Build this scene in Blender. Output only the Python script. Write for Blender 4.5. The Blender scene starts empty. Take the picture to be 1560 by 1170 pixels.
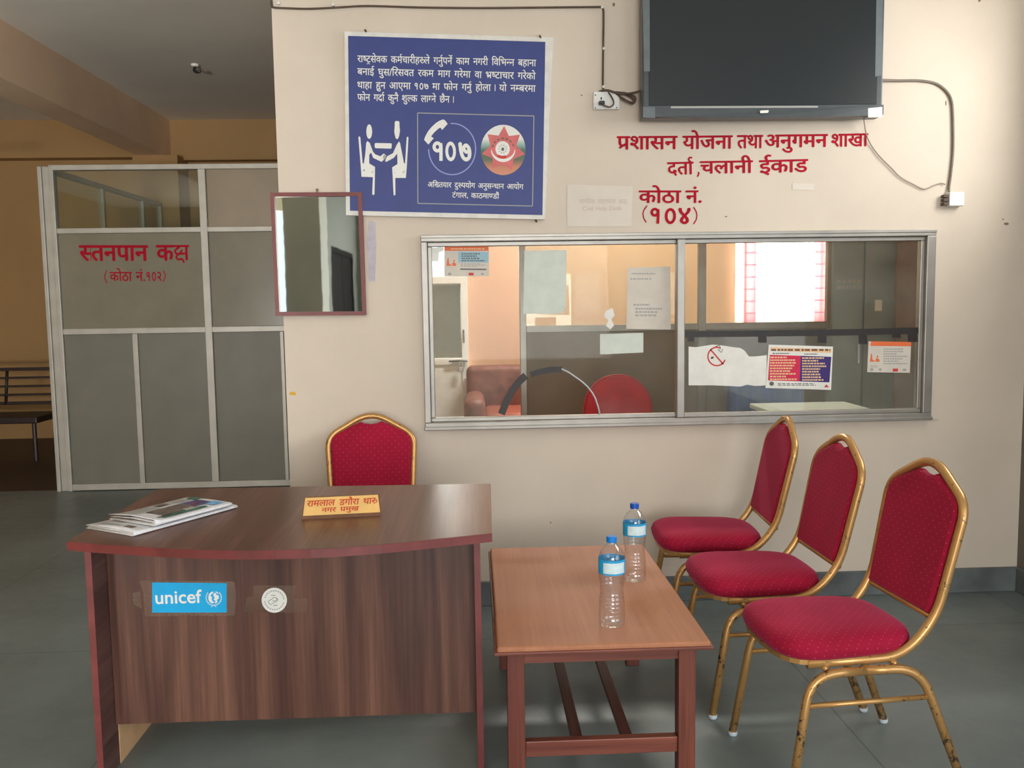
import bpy, bmesh, math, random
from mathutils import Vector, Matrix
random.seed(7)
C = bpy.context.scene.collection
SC = bpy.context.scene

# ------------------------------------------------------------------ camera
F = 1350.0; CX, CY, EYE = 780.0, 585.0, 1.43
YA = Vector((-58, 125, F)).normalized()               # world axes seen from the camera (right, up, forward)
ZA = Vector((-255, 16500, -F)); ZA = (ZA - YA * ZA.dot(YA)).normalized()
XA = ZA.cross(YA) * -1
if XA.x < 0: XA = -XA
cam = bpy.data.cameras.new('camera'); cam.sensor_width = 36.0; cam.lens = 36.0 * F / 1560.0
cam.clip_start = 0.05
co = bpy.data.objects.new('camera', cam); C.objects.link(co)
co.matrix_world = Matrix(((XA.x, XA.y, -XA.z, 0), (YA.x, YA.y, -YA.z, 0), (ZA.x, ZA.y, -ZA.z, EYE), (0, 0, 0, 1)))
SC.camera = co

def ray(x, y):
    c = Vector(((x - CX) / F, (CY - y) / F, 1.0))
    return Vector((XA.dot(c), YA.dot(c), ZA.dot(c)))
def PY(x, y, Y):                                      # a picture point on a plane facing the room
    r = ray(x, y); t = Y / r.y; return Vector((r.x * t, Y, EYE + r.z * t))
def PZ(x, y, z):                                      # a picture point on a level plane
    r = ray(x, y); t = (z - EYE) / r.z; return Vector((r.x * t, r.y * t, z))

# ------------------------------------------------------------------ world, lights, exposure
SC.view_settings.view_transform = 'Standard'; SC.view_settings.look = 'None'
SC.view_settings.gamma = 1.0; SC.view_settings.exposure = -0.15
SC.view_settings.use_curve_mapping = False
wd = bpy.data.worlds.new('sky'); SC.world = wd; wd.use_nodes = True
bg = wd.node_tree.nodes['Background']; bg.inputs[0].default_value = (0.80, 0.90, 1.0, 1); bg.inputs[1].default_value = 2.2
def area(name, loc, rot, sx, sy, power, col):
    l = bpy.data.lights.new(name, 'AREA'); l.shape = 'RECTANGLE'; l.size = sx; l.size_y = sy
    l.energy = power; l.color = col
    o = bpy.data.objects.new(name, l); C.objects.link(o); o.location = loc; o.rotation_euler = rot
    return o
PI = math.pi; R = math.radians
area('entrance_daylight', (0.6, -4.35, 1.7), (R(103), 0, 0), 2.6, 2.2, 222, (1.0, 0.975, 0.94))
area('side_daylight', (2.95, -0.9, 1.5), (PI/2, 0, PI/2), 2.6, 2.3, 40, (0.90, 0.96, 1.0))
area('hall_ceiling_fill', (-2.6, -4.4, 0.8), (R(156), 0, R(34)), 1.15, 1.4, 900, (1.0, 0.97, 0.92))  # added fill aimed upward, brightens the left hall and its ceiling
area('office_window_daylight', (2.9, 8.6, 1.75), (-PI/2, 0, 0), 1.2, 1.2, 300, (1.0, 0.95, 0.88))
area('office_door_daylight', (-0.38, 8.75, 1.45), (-PI/2, 0, 0), 0.7, 2.0, 60, (1.0, 0.98, 0.95))
area('office_fill', (1.2, 7.1, 3.37), (0, 0, 0), 1.2, 0.3, 125, (1.0, 0.96, 0.9))  # added fill without a fixture, brightens the office walls
area('high_wall_fill', (2.70, 3.05, 2.35), (PI/2, 0, PI/2), 1.2, 0.75, 36, (1.0, 0.97, 0.91))  # added fill in a made-up high opening, brightens the upper right wall

# ------------------------------------------------------------------ materials
def lin(c):
    return tuple(((v/255)/12.92 if v/255 <= 0.04045 else ((v/255+0.055)/1.055)**2.4) for v in c)
def rgba(c): return (*lin(c), 1.0)
class NT:
    def __init__(s, name):
        s.m = bpy.data.materials.new(name); s.m.use_nodes = True; s.t = s.m.node_tree
        s.b = s.t.nodes['Principled BSDF']; s.o = s.t.nodes['Material Output']
    def n(s, typ, **kw):
        q = s.t.nodes.new(typ)
        for k, v in kw.items():
            if k.startswith('i_'): q.inputs[k[2:].replace('_', ' ')].default_value = v
            else: setattr(q, k, v)
        return q
    def l(s, a, b): s.t.links.new(a, b)
    def ramp(s, fac, stops):
        r = s.n('ShaderNodeValToRGB'); s.l(fac, r.inputs[0]); e = r.color_ramp.elements
        while len(e) < len(stops): e.new(0.5)
        for q, (p, c) in zip(e, stops): q.position = p; q.color = rgba(c)
        return r.outputs[0]
    def coords(s, scale=(1, 1, 1), rot=(0, 0, 0), which='Object'):
        tc = s.n('ShaderNodeTexCoord'); mp = s.n('ShaderNodeMapping')
        mp.inputs['Scale'].default_value = scale; mp.inputs['Rotation'].default_value = rot
        s.l(tc.outputs[which], mp.inputs[0]); return mp.outputs[0]
    def noise(s, vec, scale, detail=4, rough=0.55, dist=0):
        q = s.n('ShaderNodeTexNoise'); q.inputs['Scale'].default_value = scale; q.inputs['Detail'].default_value = detail
        q.inputs['Roughness'].default_value = rough; q.inputs['Distortion'].default_value = dist
        s.l(vec, q.inputs['Vector']); return q.outputs['Fac']
    def bump(s, h, st, d=0.01):
        q = s.n('ShaderNodeBump'); q.inputs['Strength'].default_value = st; q.inputs['Distance'].default_value = d
        s.l(h, q.inputs['Height']); s.l(q.outputs[0], s.b.inputs['Normal'])
    def mix(s, fac, a, b):
        q = s.n('ShaderNodeMix', data_type='RGBA')
        if isinstance(fac, (int, float)): q.inputs[0].default_value = fac
        else: s.l(fac, q.inputs[0])
        for i, v in ((6, a), (7, b)):
            if isinstance(v, tuple): q.inputs[i].default_value = rgba(v)
            else: s.l(v, q.inputs[i])
        return q.outputs[2]
def plain(name, c, rough=0.6, metal=0.0, var=0.0, vscale=20, spec=0.5, bump=0.0):
    t = NT(name); t.b.inputs['Roughness'].default_value = rough; t.b.inputs['Metallic'].default_value = metal
    t.b.inputs['Specular IOR Level'].default_value = spec
    v = t.coords()
    nz = t.noise(v, vscale)
    lo = tuple(max(0, x*(1-var)) for x in c); hi = tuple(min(255, x*(1+var)) for x in c)
    t.l(t.ramp(nz, [(0.3, lo), (0.7, hi)]), t.b.inputs['Base Color'])
    if bump: t.bump(nz, bump, 0.003)
    return t.m
def plaster(name, c, dirt, var=0.03):
    t = NT(name); v = t.coords()
    a = t.noise(v, 1.3, 6, 0.6); b = t.noise(v, 9, 8, 0.7)
    base = t.ramp(a, [(0.3, tuple(x*(1-var) for x in c)), (0.7, tuple(min(255, x*(1+var)) for x in c))])
    st = t.ramp(b, [(0.60, (0, 0, 0)), (0.80, (60, 60, 60))])
    t.l(t.mix(st, base, dirt), t.b.inputs['Base Color']); t.b.inputs['Roughness'].default_value = 0.72
    t.bump(t.noise(v, 45, 5, 0.6), 0.12, 0.004); return t.m
def laminate(name, cols, axis, rough=0.32, fine=0.5, spec=0.4):
    t = NT(name); sc = [14, 14, 14]; sc[axis] = 0.8
    v = t.coords(tuple(sc)); a = t.noise(v, 0.8, 3, 0.5, 0.6); sc2 = [70, 70, 70]; sc2[axis] = 2.0
    v2 = t.coords(tuple(sc2)); b = t.noise(v2, 1.2, 5, 0.7, 0.3)
    c1 = t.ramp(a, [(0.25, cols[0]), (0.45, cols[1]), (0.58, cols[2]), (0.75, cols[3])])
    c2 = t.ramp(b, [(0.35, (150, 150, 150)), (0.65, (255, 255, 255))])
    q = t.n('ShaderNodeMix', data_type='RGBA', blend_type='MULTIPLY'); q.inputs[0].default_value = fine
    t.l(c1, q.inputs[6]); t.l(c2, q.inputs[7]); t.l(q.outputs[2], t.b.inputs['Base Color'])
    t.b.inputs['Roughness'].default_value = rough; t.b.inputs['Specular IOR Level'].default_value = spec
    return t.m
def glassy(name, tint=(255, 255, 255), dust=0.03, dcol=(230, 232, 225), gloss=1.0, dscale=3.0, base=0.035):
    t = NT(name); t.t.nodes.remove(t.b)
    tr = t.n('ShaderNodeBsdfTransparent'); tr.inputs[0].default_value = rgba(tint)
    gl = t.n('ShaderNodeBsdfGlossy'); gl.inputs['Roughness'].default_value = 0.02
    lw = t.n('ShaderNodeLayerWeight'); lw.inputs[0].default_value = 0.5
    pw = t.n('ShaderNodeMath', operation='POWER'); t.l(lw.outputs['Facing'], pw.inputs[0]); pw.inputs[1].default_value = 4.0
    pa = t.n('ShaderNodeMath', operation='MULTIPLY_ADD'); t.l(pw.outputs[0], pa.inputs[0]); pa.inputs[1].default_value = 0.8; pa.inputs[2].default_value = base
    mu = t.n('ShaderNodeMath', operation='MULTIPLY'); mu.inputs[1].default_value = gloss; t.l(pa.outputs[0], mu.inputs[0])
    m1 = t.n('ShaderNodeMixShader'); t.l(mu.outputs[0], m1.inputs[0]); t.l(tr.outputs[0], m1.inputs[1]); t.l(gl.outputs[0], m1.inputs[2])
    df = t.n('ShaderNodeBsdfDiffuse'); df.inputs[0].default_value = rgba(dcol)
    nz = t.noise(t.coords(), dscale, 6, 0.65)
    mr = t.n('ShaderNodeMapRange'); mr.inputs[1].default_value = 0.35; mr.inputs[2].default_value = 0.8
    mr.inputs[3].default_value = dust*0.5; mr.inputs[4].default_value = dust*2.5; t.l(nz, mr.inputs[0])
    m2 = t.n('ShaderNodeMixShader'); t.l(mr.outputs[0], m2.inputs[0]); t.l(m1.outputs[0], m2.inputs[1]); t.l(df.outputs[0], m2.inputs[2])
    t.l(m2.outputs[0], t.o.inputs[0]); return t.m
def velvet(name, mode):
    t = NT(name); tc = t.n('ShaderNodeTexCoord'); sp = t.n('ShaderNodeSeparateXYZ'); t.l(tc.outputs['Object'], sp.inputs[0])
    cb = t.n('ShaderNodeCombineXYZ')
    def madd(a, k, b):
        q = t.n('ShaderNodeMath', operation='MULTIPLY_ADD'); t.l(a, q.inputs[0]); q.inputs[1].default_value = k; t.l(b, q.inputs[2]); return q.outputs[0]
    if mode == 'seat':
        t.l(madd(sp.outputs[2], 0.7, sp.outputs[0]), cb.inputs[0]); t.l(madd(sp.outputs[2], 1.0, sp.outputs[1]), cb.inputs[1])
    else:
        t.l(sp.outputs[1], cb.inputs[0]); t.l(sp.outputs[2], cb.inputs[1])
    mp = t.n('ShaderNodeMapping'); mp.inputs['Rotation'].default_value = (0, 0, PI/4); t.l(cb.outputs[0], mp.inputs[0])
    vo = t.n('ShaderNodeTexVoronoi', voronoi_dimensions='2D'); vo.inputs['Scale'].default_value = 46; vo.inputs['Randomness'].default_value = 0.05
    t.l(mp.outputs[0], vo.inputs['Vector'])
    dot = t.n('ShaderNodeMath', operation='LESS_THAN'); t.l(vo.outputs['Distance'], dot.inputs[0]); dot.inputs[1].default_value = 0.055
    nz = t.noise(tc.outputs['Object'], 260, 3); n2 = t.noise(tc.outputs['Object'], 7, 3)
    base = t.ramp(n2, [(0.3, (146, 12, 44)), (0.7, (162, 16, 54))])
    t.l(t.mix(dot.outputs[0], base, (205, 105, 110)), t.b.inputs['Base Color'])
    t.b.inputs['Roughness'].default_value = 0.85; t.b.inputs['Specular IOR Level'].default_value = 0.25
    t.b.inputs['Sheen Weight'].default_value = 0.35; t.b.inputs['Sheen Roughness'].default_value = 0.4
    t.b.inputs['Sheen Tint'].default_value = rgba((255, 120, 170))
    t.bump(nz, 0.25, 0.002); return t.m
def goldmetal(name, lo):
    t = NT(name); v = t.coords(); nz = t.noise(v, 55, 8, 0.75); big = t.noise(v, 4, 2)
    mu = t.n('ShaderNodeMath', operation='MULTIPLY_ADD'); t.l(big, mu.inputs[0]); mu.inputs[1].default_value = 0.35; t.l(nz, mu.inputs[2])
    col = t.ramp(mu.outputs[0], [(lo, (196, 150, 92)), (lo+0.04, (84, 66, 58))])
    t.l(col, t.b.inputs['Base Color']); t.b.inputs['Metallic'].default_value = 0.55; t.b.inputs['Roughness'].default_value = 0.33
    return t.m

M = {}
M['wall'] = plaster('cream_plaster', (208, 195, 179), (150, 130, 108))
M['yellow'] = plaster('yellow_plaster', (172, 136, 88), (140, 110, 70))
M['orange'] = plaster('orange_plaster', (222, 180, 148), (190, 146, 112), 0.02)
M['ceil'] = plaster('ceiling_paint', (238, 236, 228), (150, 146, 140), 0.02)
M['pale'] = plaster('pale_plaster', (126, 125, 112), (150, 148, 138))
M['beam'] = plaster('peach_beam_paint', (244, 214, 184), (180, 140, 104))
M['lobby'] = plaster('lobby_plaster', (92, 92, 84), (74, 72, 66))
M['pillar'] = plaster('pillar_plaster', (176, 172, 160), (140, 136, 126))
M['rightwall'] = plaster('shaded_plaster', (112, 106, 94), (90, 84, 74))  # right wall coloured darker to stand for its shade and cut bounce
M['skirt'] = plain('grey_skirting_paint', (92, 98, 98), 0.55, var=0.18, vscale=6)
def floor_mat():
    t = NT('polished_cement'); v = t.coords(); a = t.noise(v, 1.6, 7, 0.65); b = t.noise(v, 14, 6, 0.7)
    c = t.ramp(a, [(0.3, (104, 114, 113)), (0.7, (126, 136, 135))])
    br = t.n('ShaderNodeTexBrick'); br.offset = 0.0; br.inputs['Scale'].default_value = 1.0
    br.inputs['Brick Width'].default_value = 1.22; br.inputs['Row Height'].default_value = 1.22; br.inputs['Mortar Size'].default_value = 0.003
    br.inputs['Color1'].default_value = (1, 1, 1, 1); br.inputs['Color2'].default_value = (0.93, 0.93, 0.93, 1); br.inputs['Mortar'].default_value = (0.55, 0.55, 0.55, 1)
    t.l(v, br.inputs['Vector'])
    q = t.n('ShaderNodeMix', data_type='RGBA', blend_type='MULTIPLY'); q.inputs[0].default_value = 1.0; t.l(c, q.inputs[6]); t.l(br.outputs[0], q.inputs[7])
    t.l(q.outputs[2], t.b.inputs['Base Color'])
    mr = t.n('ShaderNodeMapRange'); mr.inputs[3].default_value = 0.26; mr.inputs[4].default_value = 0.5; t.l(b, mr.inputs[0]); t.l(mr.outputs[0], t.b.inputs['Roughness'])
    t.bump(b, 0.05, 0.004); return t.m
M['floor'] = floor_mat()
M['darkfloor'] = plain('dark_red_oxide_floor', (58, 42, 38), 0.5, var=0.12, vscale=5)
M['alu'] = plain('brushed_aluminium', (156, 152, 145), 0.38, 0.55, var=0.05, vscale=8)
M['alu_white'] = plain('pale_aluminium', (178, 175, 166), 0.4, 0.25, var=0.04, vscale=8)
M['greypanel'] = plain('grey_board_panel', (112, 110, 98), 0.45, var=0.04, vscale=4)
M['officepanel'] = plain('beige_board_panel', (134, 122, 106), 0.55, var=0.04, vscale=4)
M['frost'] = plain('frosted_pane', (126, 122, 106), 0.22, var=0.05, vscale=3)
M['tanpane'] = plain('tan_backed_pane', (150, 136, 116), 0.25, var=0.04, vscale=3)
M['glass'] = glassy('window_glass', (248, 250, 247), 0.025, gloss=0.15)
M['clear'] = glassy('clear_glass', (240, 244, 238), 0.015)
M['film'] = glassy('plastic_film', (246, 248, 247), 0.03, gloss=0.4, dscale=4)
M['pet'] = glassy('clear_plastic_bottle', (251, 252, 253), 0.012, (240, 244, 246), gloss=1.0, dscale=30, base=0.11)
M['tapeclear'] = glassy('clear_packing_tape', (244, 236, 230), 0.12, (190, 165, 150), 0.8, 3)
M['navy'] = plain('navy_print', (44, 58, 124), 0.5, var=0.03)
M['printwhite'] = plain('white_print', (226, 226, 220), 0.5, var=0.02)
M['lilac'] = plain('lilac_print', (140, 148, 205), 0.5)
M['boardwhite'] = plain('white_board_edge', (214, 212, 205), 0.5, var=0.04)
M['black'] = plain('black_plastic', (34, 36, 38), 0.4, var=0.06)
M['tape'] = plain('black_tape', (34, 28, 27), 0.5, var=0.15, vscale=40)
M['dark'] = plain('dark_wire', (84, 66, 54), 0.6, var=0.1)
M['thinwire'] = plain('thin_grey_wire', (158, 146, 130), 0.6)
M['wiregrey'] = plain('grey_wire', (118, 108, 96), 0.6, var=0.06)
M['bezel'] = plain('charcoal_bezel', (66, 72, 76), 0.35, var=0.05)
M['bezelgrey'] = plain('grey_tape_strip', (92, 100, 104), 0.4, var=0.05)
def screen():
    t = NT('dark_screen'); t.b.inputs['Base Color'].default_value = rgba((30, 36, 38)); t.b.inputs['Roughness'].default_value = 0.35
    v = t.coords(); t.bump(t.noise(v, 300, 2), 0.02, 0.001); t.b.inputs['Specular IOR Level'].default_value = 0.35; return t.m
M['screen'] = screen()
M['paper'] = plain('white_paper', (226, 225, 218), 0.7, var=0.03, vscale=12)
M['oldpaper'] = plain('faded_paper', (205, 198, 186), 0.7, var=0.03, vscale=12)
M['palepaper'] = plain('pale_green_paper', (204, 212, 202), 0.7, var=0.03, vscale=14)
M['wallpaper'] = plain('paper_on_wall', (212, 203, 190), 0.75, var=0.015, vscale=10)
M['bluepaper'] = plain('faded_blue_paper', (184, 178, 186), 0.75, var=0.06, vscale=30)
M['red'] = plain('red_paint', (166, 14, 40), 0.8, spec=0.2, var=0.08, vscale=30)
M['faintred'] = plain('faded_print', (196, 178, 168), 0.7)
M['wood_red'] = plain('maroon_edge', (112, 50, 48), 0.4, var=0.1, vscale=14)
M['mirrorframe'] = plain('maroon_wooden_frame', (108, 36, 34), 0.4, var=0.1, vscale=20)
def mirror():
    t = NT('mirror_glass'); t.b.inputs['Metallic'].default_value = 1.0; t.b.inputs['Roughness'].default_value = 0.02
    v = t.coords(); t.l(t.ramp(t.noise(v, 5), [(0.3, (198, 202, 194)), (0.7, (204, 208, 200))]), t.b.inputs['Base Color'])
    t.bump(t.noise(v, 7, 2), 0.05, 0.002); return t.m
M['mirror'] = mirror()
walnut = [(74, 46, 40), (92, 60, 50), (112, 76, 62), (136, 96, 78)]
M['walnut_v'] = laminate('walnut_laminate_upright', walnut, 2, 0.36)
M['walnut_t'] = laminate('walnut_laminate_top', [(96, 60, 48), (108, 72, 58), (120, 84, 70), (132, 96, 80)], 1, 0.33)
M['walnut_d'] = laminate('walnut_laminate_side', [(86, 56, 52), (102, 70, 64), (118, 84, 76), (138, 104, 94)], 1, 0.36)
M['tan'] = plain('tan_board', (214, 172, 128), 0.6, var=0.06, vscale=8)
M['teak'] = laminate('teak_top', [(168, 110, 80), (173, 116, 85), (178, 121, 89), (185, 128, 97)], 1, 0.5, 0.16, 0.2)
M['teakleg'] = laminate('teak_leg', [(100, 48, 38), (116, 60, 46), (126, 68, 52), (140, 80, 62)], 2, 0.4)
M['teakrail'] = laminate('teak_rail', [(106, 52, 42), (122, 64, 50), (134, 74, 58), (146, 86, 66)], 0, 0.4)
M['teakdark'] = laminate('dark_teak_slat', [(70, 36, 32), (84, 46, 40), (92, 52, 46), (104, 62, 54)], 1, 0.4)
M['gold'] = goldmetal('worn_gold', 0.78); M['goldleg'] = goldmetal('scuffed_gold', 0.74)
M['velvet_seat'] = velvet('red_velvet_seat', 'seat'); M['velvet_back'] = velvet('red_velvet_back', 'back')
M['rubber'] = plain('pale_plastic_glide', (190, 200, 205), 0.5)
M['cap'] = plain('blue_cap', (10, 120, 205), 0.35); M['capdark'] = plain('deep_blue_cap', (16, 82, 178), 0.35)
M['label'] = plain('sky_blue_label', (30, 160, 214), 0.4, var=0.06, vscale=30)
M['labelwhite'] = plain('pale_label', (206, 224, 226), 0.4, var=0.05, vscale=60)
M['cyan'] = plain('cyan_sticker', (0, 164, 222), 0.35, var=0.02)
M['inkgrey'] = plain('grey_ink', (96, 96, 96), 0.6)
M['inkblack'] = plain('black_ink', (40, 40, 42), 0.6)
M['palegrey'] = plain('pale_grey_ink', (160, 160, 156), 0.6)
M['bluegrey'] = plain('blue_grey_print', (150, 186, 200), 0.6)
M['orangeprint'] = plain('orange_print', (224, 108, 58), 0.6)
M['paleorange'] = plain('pale_orange_print', (230, 190, 145), 0.6)
M['brick'] = plain('red_print', (200, 56, 50), 0.6)
M['magenta'] = plain('magenta_print', (206, 26, 74), 0.6, var=0.03)
M['purple'] = plain('purple_print', (52, 34, 110), 0.6, var=0.03)
M['brass'] = plain('golden_plate', (226, 182, 108), 0.42, var=0.04, vscale=10)
M['brassdark'] = plain('brown_plate_body', (112, 74, 50), 0.35, var=0.1)
M['redink'] = plain('vermilion_ink', (192, 50, 22), 0.5)
M['news'] = plain('newsprint', (206, 204, 202), 0.8, var=0.05, vscale=60)
M['newsedge'] = plain('newsprint_fold', (222, 222, 226), 0.8, var=0.03, vscale=60)
M['picbrown'] = plain('brown_picture_ink', (112, 98, 88), 0.7, var=0.25, vscale=30)
M['picpurple'] = plain('purple_picture_ink', (86, 78, 116), 0.7, var=0.25, vscale=40)
M['picgreen'] = plain('green_picture_ink', (72, 112, 92), 0.7, var=0.25, vscale=40)
M['picblue'] = plain('blue_picture_ink', (120, 172, 216), 0.7, var=0.1, vscale=40)
M['picorange'] = plain('orange_picture_ink', (196, 104, 70), 0.7, var=0.15, vscale=40)
M['sofa'] = plain('brown_leather', (128, 84, 76), 0.5, var=0.14, vscale=14, bump=0.2)
M['sofaseat'] = plain('rust_leather', (150, 84, 68), 0.5, var=0.12, vscale=14, bump=0.2)
M['redplastic'] = plain('red_chair_fabric', (176, 22, 34), 0.6, var=0.06)
M['blueplastic'] = plain('blue_cloth', (24, 70, 152), 0.8, var=0.15, vscale=12)
M['steel'] = plain('grey_steel_paint', (126, 134, 128), 0.35, var=0.03, vscale=3)
M['brownbox'] = plain('brown_board', (120, 98, 72), 0.7, var=0.06)
M['whitepaint'] = plain('white_door_paint', (240, 242, 240), 0.4, var=0.02)
M['chrome'] = plain('chrome', (190, 190, 190), 0.2, 1.0)
M['bench'] = plain('dark_bench_steel', (46, 34, 34), 0.45, var=0.1)
M['doordark'] = plain('dark_brown_door', (24, 18, 17), 0.9, spec=0.05, var=0.12, vscale=8)
M['fan'] = plain('brown_fan_blade', (110, 60, 40), 0.4)
M['socket'] = plain('white_socket_plastic', (222, 222, 218), 0.4, var=0.02)
M['ground'] = plain('pale_paving', (150, 146, 138), 0.8, var=0.08, vscale=3)
M['star'] = plain('rose_print', (206, 104, 104), 0.55, var=0.05)
M['mark'] = plain('dark_wall_mark', (120, 104, 90), 0.8)
M['yellowmark'] = plain('yellow_paint_mark', (214, 168, 50), 0.7)
def emblem_mat():
    t = NT('emblem_print'); tc = t.n('ShaderNodeTexCoord'); sp = t.n('ShaderNodeSeparateXYZ'); t.l(tc.outputs['Generated'], sp.inputs[0])
    t.l(t.ramp(sp.outputs[2], [(0.0, (210, 140, 112)), (0.16, (196, 128, 96)), (0.3, (92, 104, 78)), (0.5, (70, 104, 92)), (0.62, (150, 180, 170)), (0.72, (222, 222, 216))]), t.b.inputs['Base Color'])
    t.b.inputs['Roughness'].default_value = 0.5; return t.m
M['emblem'] = emblem_mat()
def curtain_mat():
    t = NT('sheer_plaid_curtain'); t.t.nodes.remove(t.b); tc = t.n('ShaderNodeTexCoord'); sp = t.n('ShaderNodeSeparateXYZ'); t.l(tc.outputs['Object'], sp.inputs[0])
    def stripes(o, k, w, ph=0.0):
        a = t.n('ShaderNodeMath', operation='MULTIPLY_ADD'); t.l(o, a.inputs[0]); a.inputs[1].default_value = k; a.inputs[2].default_value = ph
        f = t.n('ShaderNodeMath', operation='FRACT'); t.l(a.outputs[0], f.inputs[0])
        q = t.n('ShaderNodeMath', operation='LESS_THAN'); t.l(f.outputs[0], q.inputs[0]); q.inputs[1].default_value = w; return q.outputs[0]
    v = stripes(sp.outputs[0], 1.54, 0.19, 0.63); h = stripes(sp.outputs[2], 9.0, 0.10)
    hm = t.n('ShaderNodeMath', operation='MULTIPLY'); t.l(v, hm.inputs[0]); t.l(h, hm.inputs[1])
    c = t.mix(v, (250, 244, 236), (214, 92, 108)); c = t.mix(hm.outputs[0], c, (150, 50, 70))
    df = t.n('ShaderNodeBsdfDiffuse'); tl = t.n('ShaderNodeBsdfTranslucent'); t.l(c, df.inputs[0]); t.l(c, tl.inputs[0])
    m = t.n('ShaderNodeMixShader'); m.inputs[0].default_value = 0.7; t.l(df.outputs[0], m.inputs[1]); t.l(tl.outputs[0], m.inputs[2]); t.l(m.outputs[0], t.o.inputs[0]); return t.m
M['curtain'] = curtain_mat()

# ------------------------------------------------------------------ mesh helpers
def obj(name, bm, mat, parent=None, smooth=False, off=(0, 0, 0), recalc=True):
    if recalc: bmesh.ops.recalc_face_normals(bm, faces=bm.faces)
    me = bpy.data.meshes.new(name); bm.to_mesh(me); bm.free()
    if any(off): me.transform(Matrix.Translation(Vector(off)))
    me.materials.append(M[mat] if isinstance(mat, str) else mat)
    if smooth:
        for p in me.polygons: p.use_smooth = True
    o = bpy.data.objects.new(name, me); C.objects.link(o)
    if parent: o.parent = parent
    return o
def tag(o, label=None, cat=None, group=None, kind=None):
    if label: o['label'] = label
    if cat: o['category'] = cat
    if group: o['group'] = group
    if kind: o['kind'] = kind
    return o
def thing(name, loc, label, cat, group=None, rz=0.0):
    o = bpy.data.objects.new(name, None); C.objects.link(o); o.location = loc; o.rotation_euler = (0, 0, rz)
    o.empty_display_size = 0.05
    return tag(o, label, cat, group)
def wpart(name, bm, mat, parent, smooth=False):       # a part modelled in room coordinates under an unrotated parent
    l = parent.location
    p = parent
    while p.parent: p = p.parent; l = l + p.location
    return obj(name, bm, mat, parent, smooth, (-l.x, -l.y, -l.z))
def wpieces(name, bms, mat, parent, smooth=False):
    return [wpart(name, b_, mat, parent, smooth) for b_ in bms]
def box(bm, x0, x1, y0, y1, z0, z1, bev=0.0, seg=2):
    r = bmesh.ops.create_cube(bm, size=1.0); vs = r['verts']
    for v in vs:
        v.co = Vector(((x0+x1)/2 + v.co.x*(x1-x0), (y0+y1)/2 + v.co.y*(y1-y0), (z0+z1)/2 + v.co.z*(z1-z0)))
    if bev:
        es = list({e for v in vs for e in v.link_edges})
        bmesh.ops.bevel(bm, geom=es, offset=bev, segments=seg, affect='EDGES', profile=0.5)
    return bm
def B(*a, **k): return box(bmesh.new(), *a, **k)
def tube(bm, pts, r, seg=8, closed=False, squash=None, groove=0.0):
    pts = [Vector(p) for p in pts]; n = len(pts); rings = []
    ref = None
    for i, p in enumerate(pts):
        a = pts[i-1] if (i > 0 or closed) else p; b = pts[(i+1) % n] if (i < n-1 or closed) else p
        t = (b - a).normalized()
        if ref is None:
            ref = Vector((0, 0, 1)) if abs(t.z) < 0.9 else Vector((1, 0, 0))
        u = (ref - t*ref.dot(t)).normalized(); w = t.cross(u); ref = u
        ring = []
        for k in range(seg):
            th = 2*PI*k/seg; rr = r[i] if isinstance(r, (list, tuple)) else r
            rr *= 1 + groove*math.cos(6*th)
            ring.append(bm.verts.new(p + u*math.cos(th)*rr + w*math.sin(th)*rr*(squash or 1)))
        rings.append(ring)
    m = n if closed else n-1
    for i in range(m):
        A, Bq = rings[i], rings[(i+1) % n]
        for k in range(seg): bm.faces.new((A[k], A[(k+1) % seg], Bq[(k+1) % seg], Bq[k]))
    if not closed:
        bm.faces.new(rings[0][::-1]); bm.faces.new(rings[-1])
    return bm
def smoothpath(pts, sub=6):
    P = [Vector(p) for p in pts]; out = []
    for i in range(len(P)-1):
        p0 = P[max(i-1, 0)]; p1 = P[i]; p2 = P[i+1]; p3 = P[min(i+2, len(P)-1)]
        for k in range(sub):
            t = k/sub
            out.append(0.5*((2*p1) + (p2-p0)*t + (2*p0-5*p1+4*p2-p3)*t*t + (3*p1-p0-3*p2+p3)*t**3))
    out.append(P[-1]); return out
def rounded(pts, rad, seg=5):                         # polyline with filleted corners
    P = [Vector(p) for p in pts]; out = [P[0]]
    for i in range(1, len(P)-1):
        r = rad[i] if isinstance(rad, (list, tuple)) else rad
        a = (P[i-1]-P[i]); b = (P[i+1]-P[i]); r = min(r, a.length*0.49, b.length*0.49)
        A = P[i]+a.normalized()*r; Bq = P[i]+b.normalized()*r
        for k in range(seg+1):
            t = k/seg; out.append((1-t)**2*A + 2*t*(1-t)*P[i] + t*t*Bq)
    out.append(P[-1]); return out
def lathe(bm, prof, seg=24, cx=0, cy=0):
    rings = []
    for r, z in prof:
        rings.append([bm.verts.new((cx+r*math.cos(2*PI*k/seg), cy+r*math.sin(2*PI*k/seg), z)) for k in range(seg)])
    for i in range(len(rings)-1):
        for k in range(seg): bm.faces.new((rings[i][k], rings[i][(k+1) % seg], rings[i+1][(k+1) % seg], rings[i+1][k]))
    return rings
def prism(bm, pts, vec):                              # outline swept along vec
    A = [bm.verts.new(Vector(p)) for p in pts]; Bq = [bm.verts.new(Vector(p)+Vector(vec)) for p in pts]
    n = len(pts); bm.faces.new(A); bm.faces.new(Bq[::-1])
    for i in range(n): bm.faces.new((A[i], Bq[i], Bq[(i+1) % n], A[(i+1) % n]))
    return bm
def poly(bm, pts):
    bm.faces.new([bm.verts.new(Vector(p)) for p in pts]); return bm
def yprism(pix, Y, t, bm=None):                       # outline on an upright plane, t thick towards the room
    bm = bm or bmesh.new(); return prism(bm, [PY(x, y, Y) for x, y in pix], (0, -t, 0))
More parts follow.
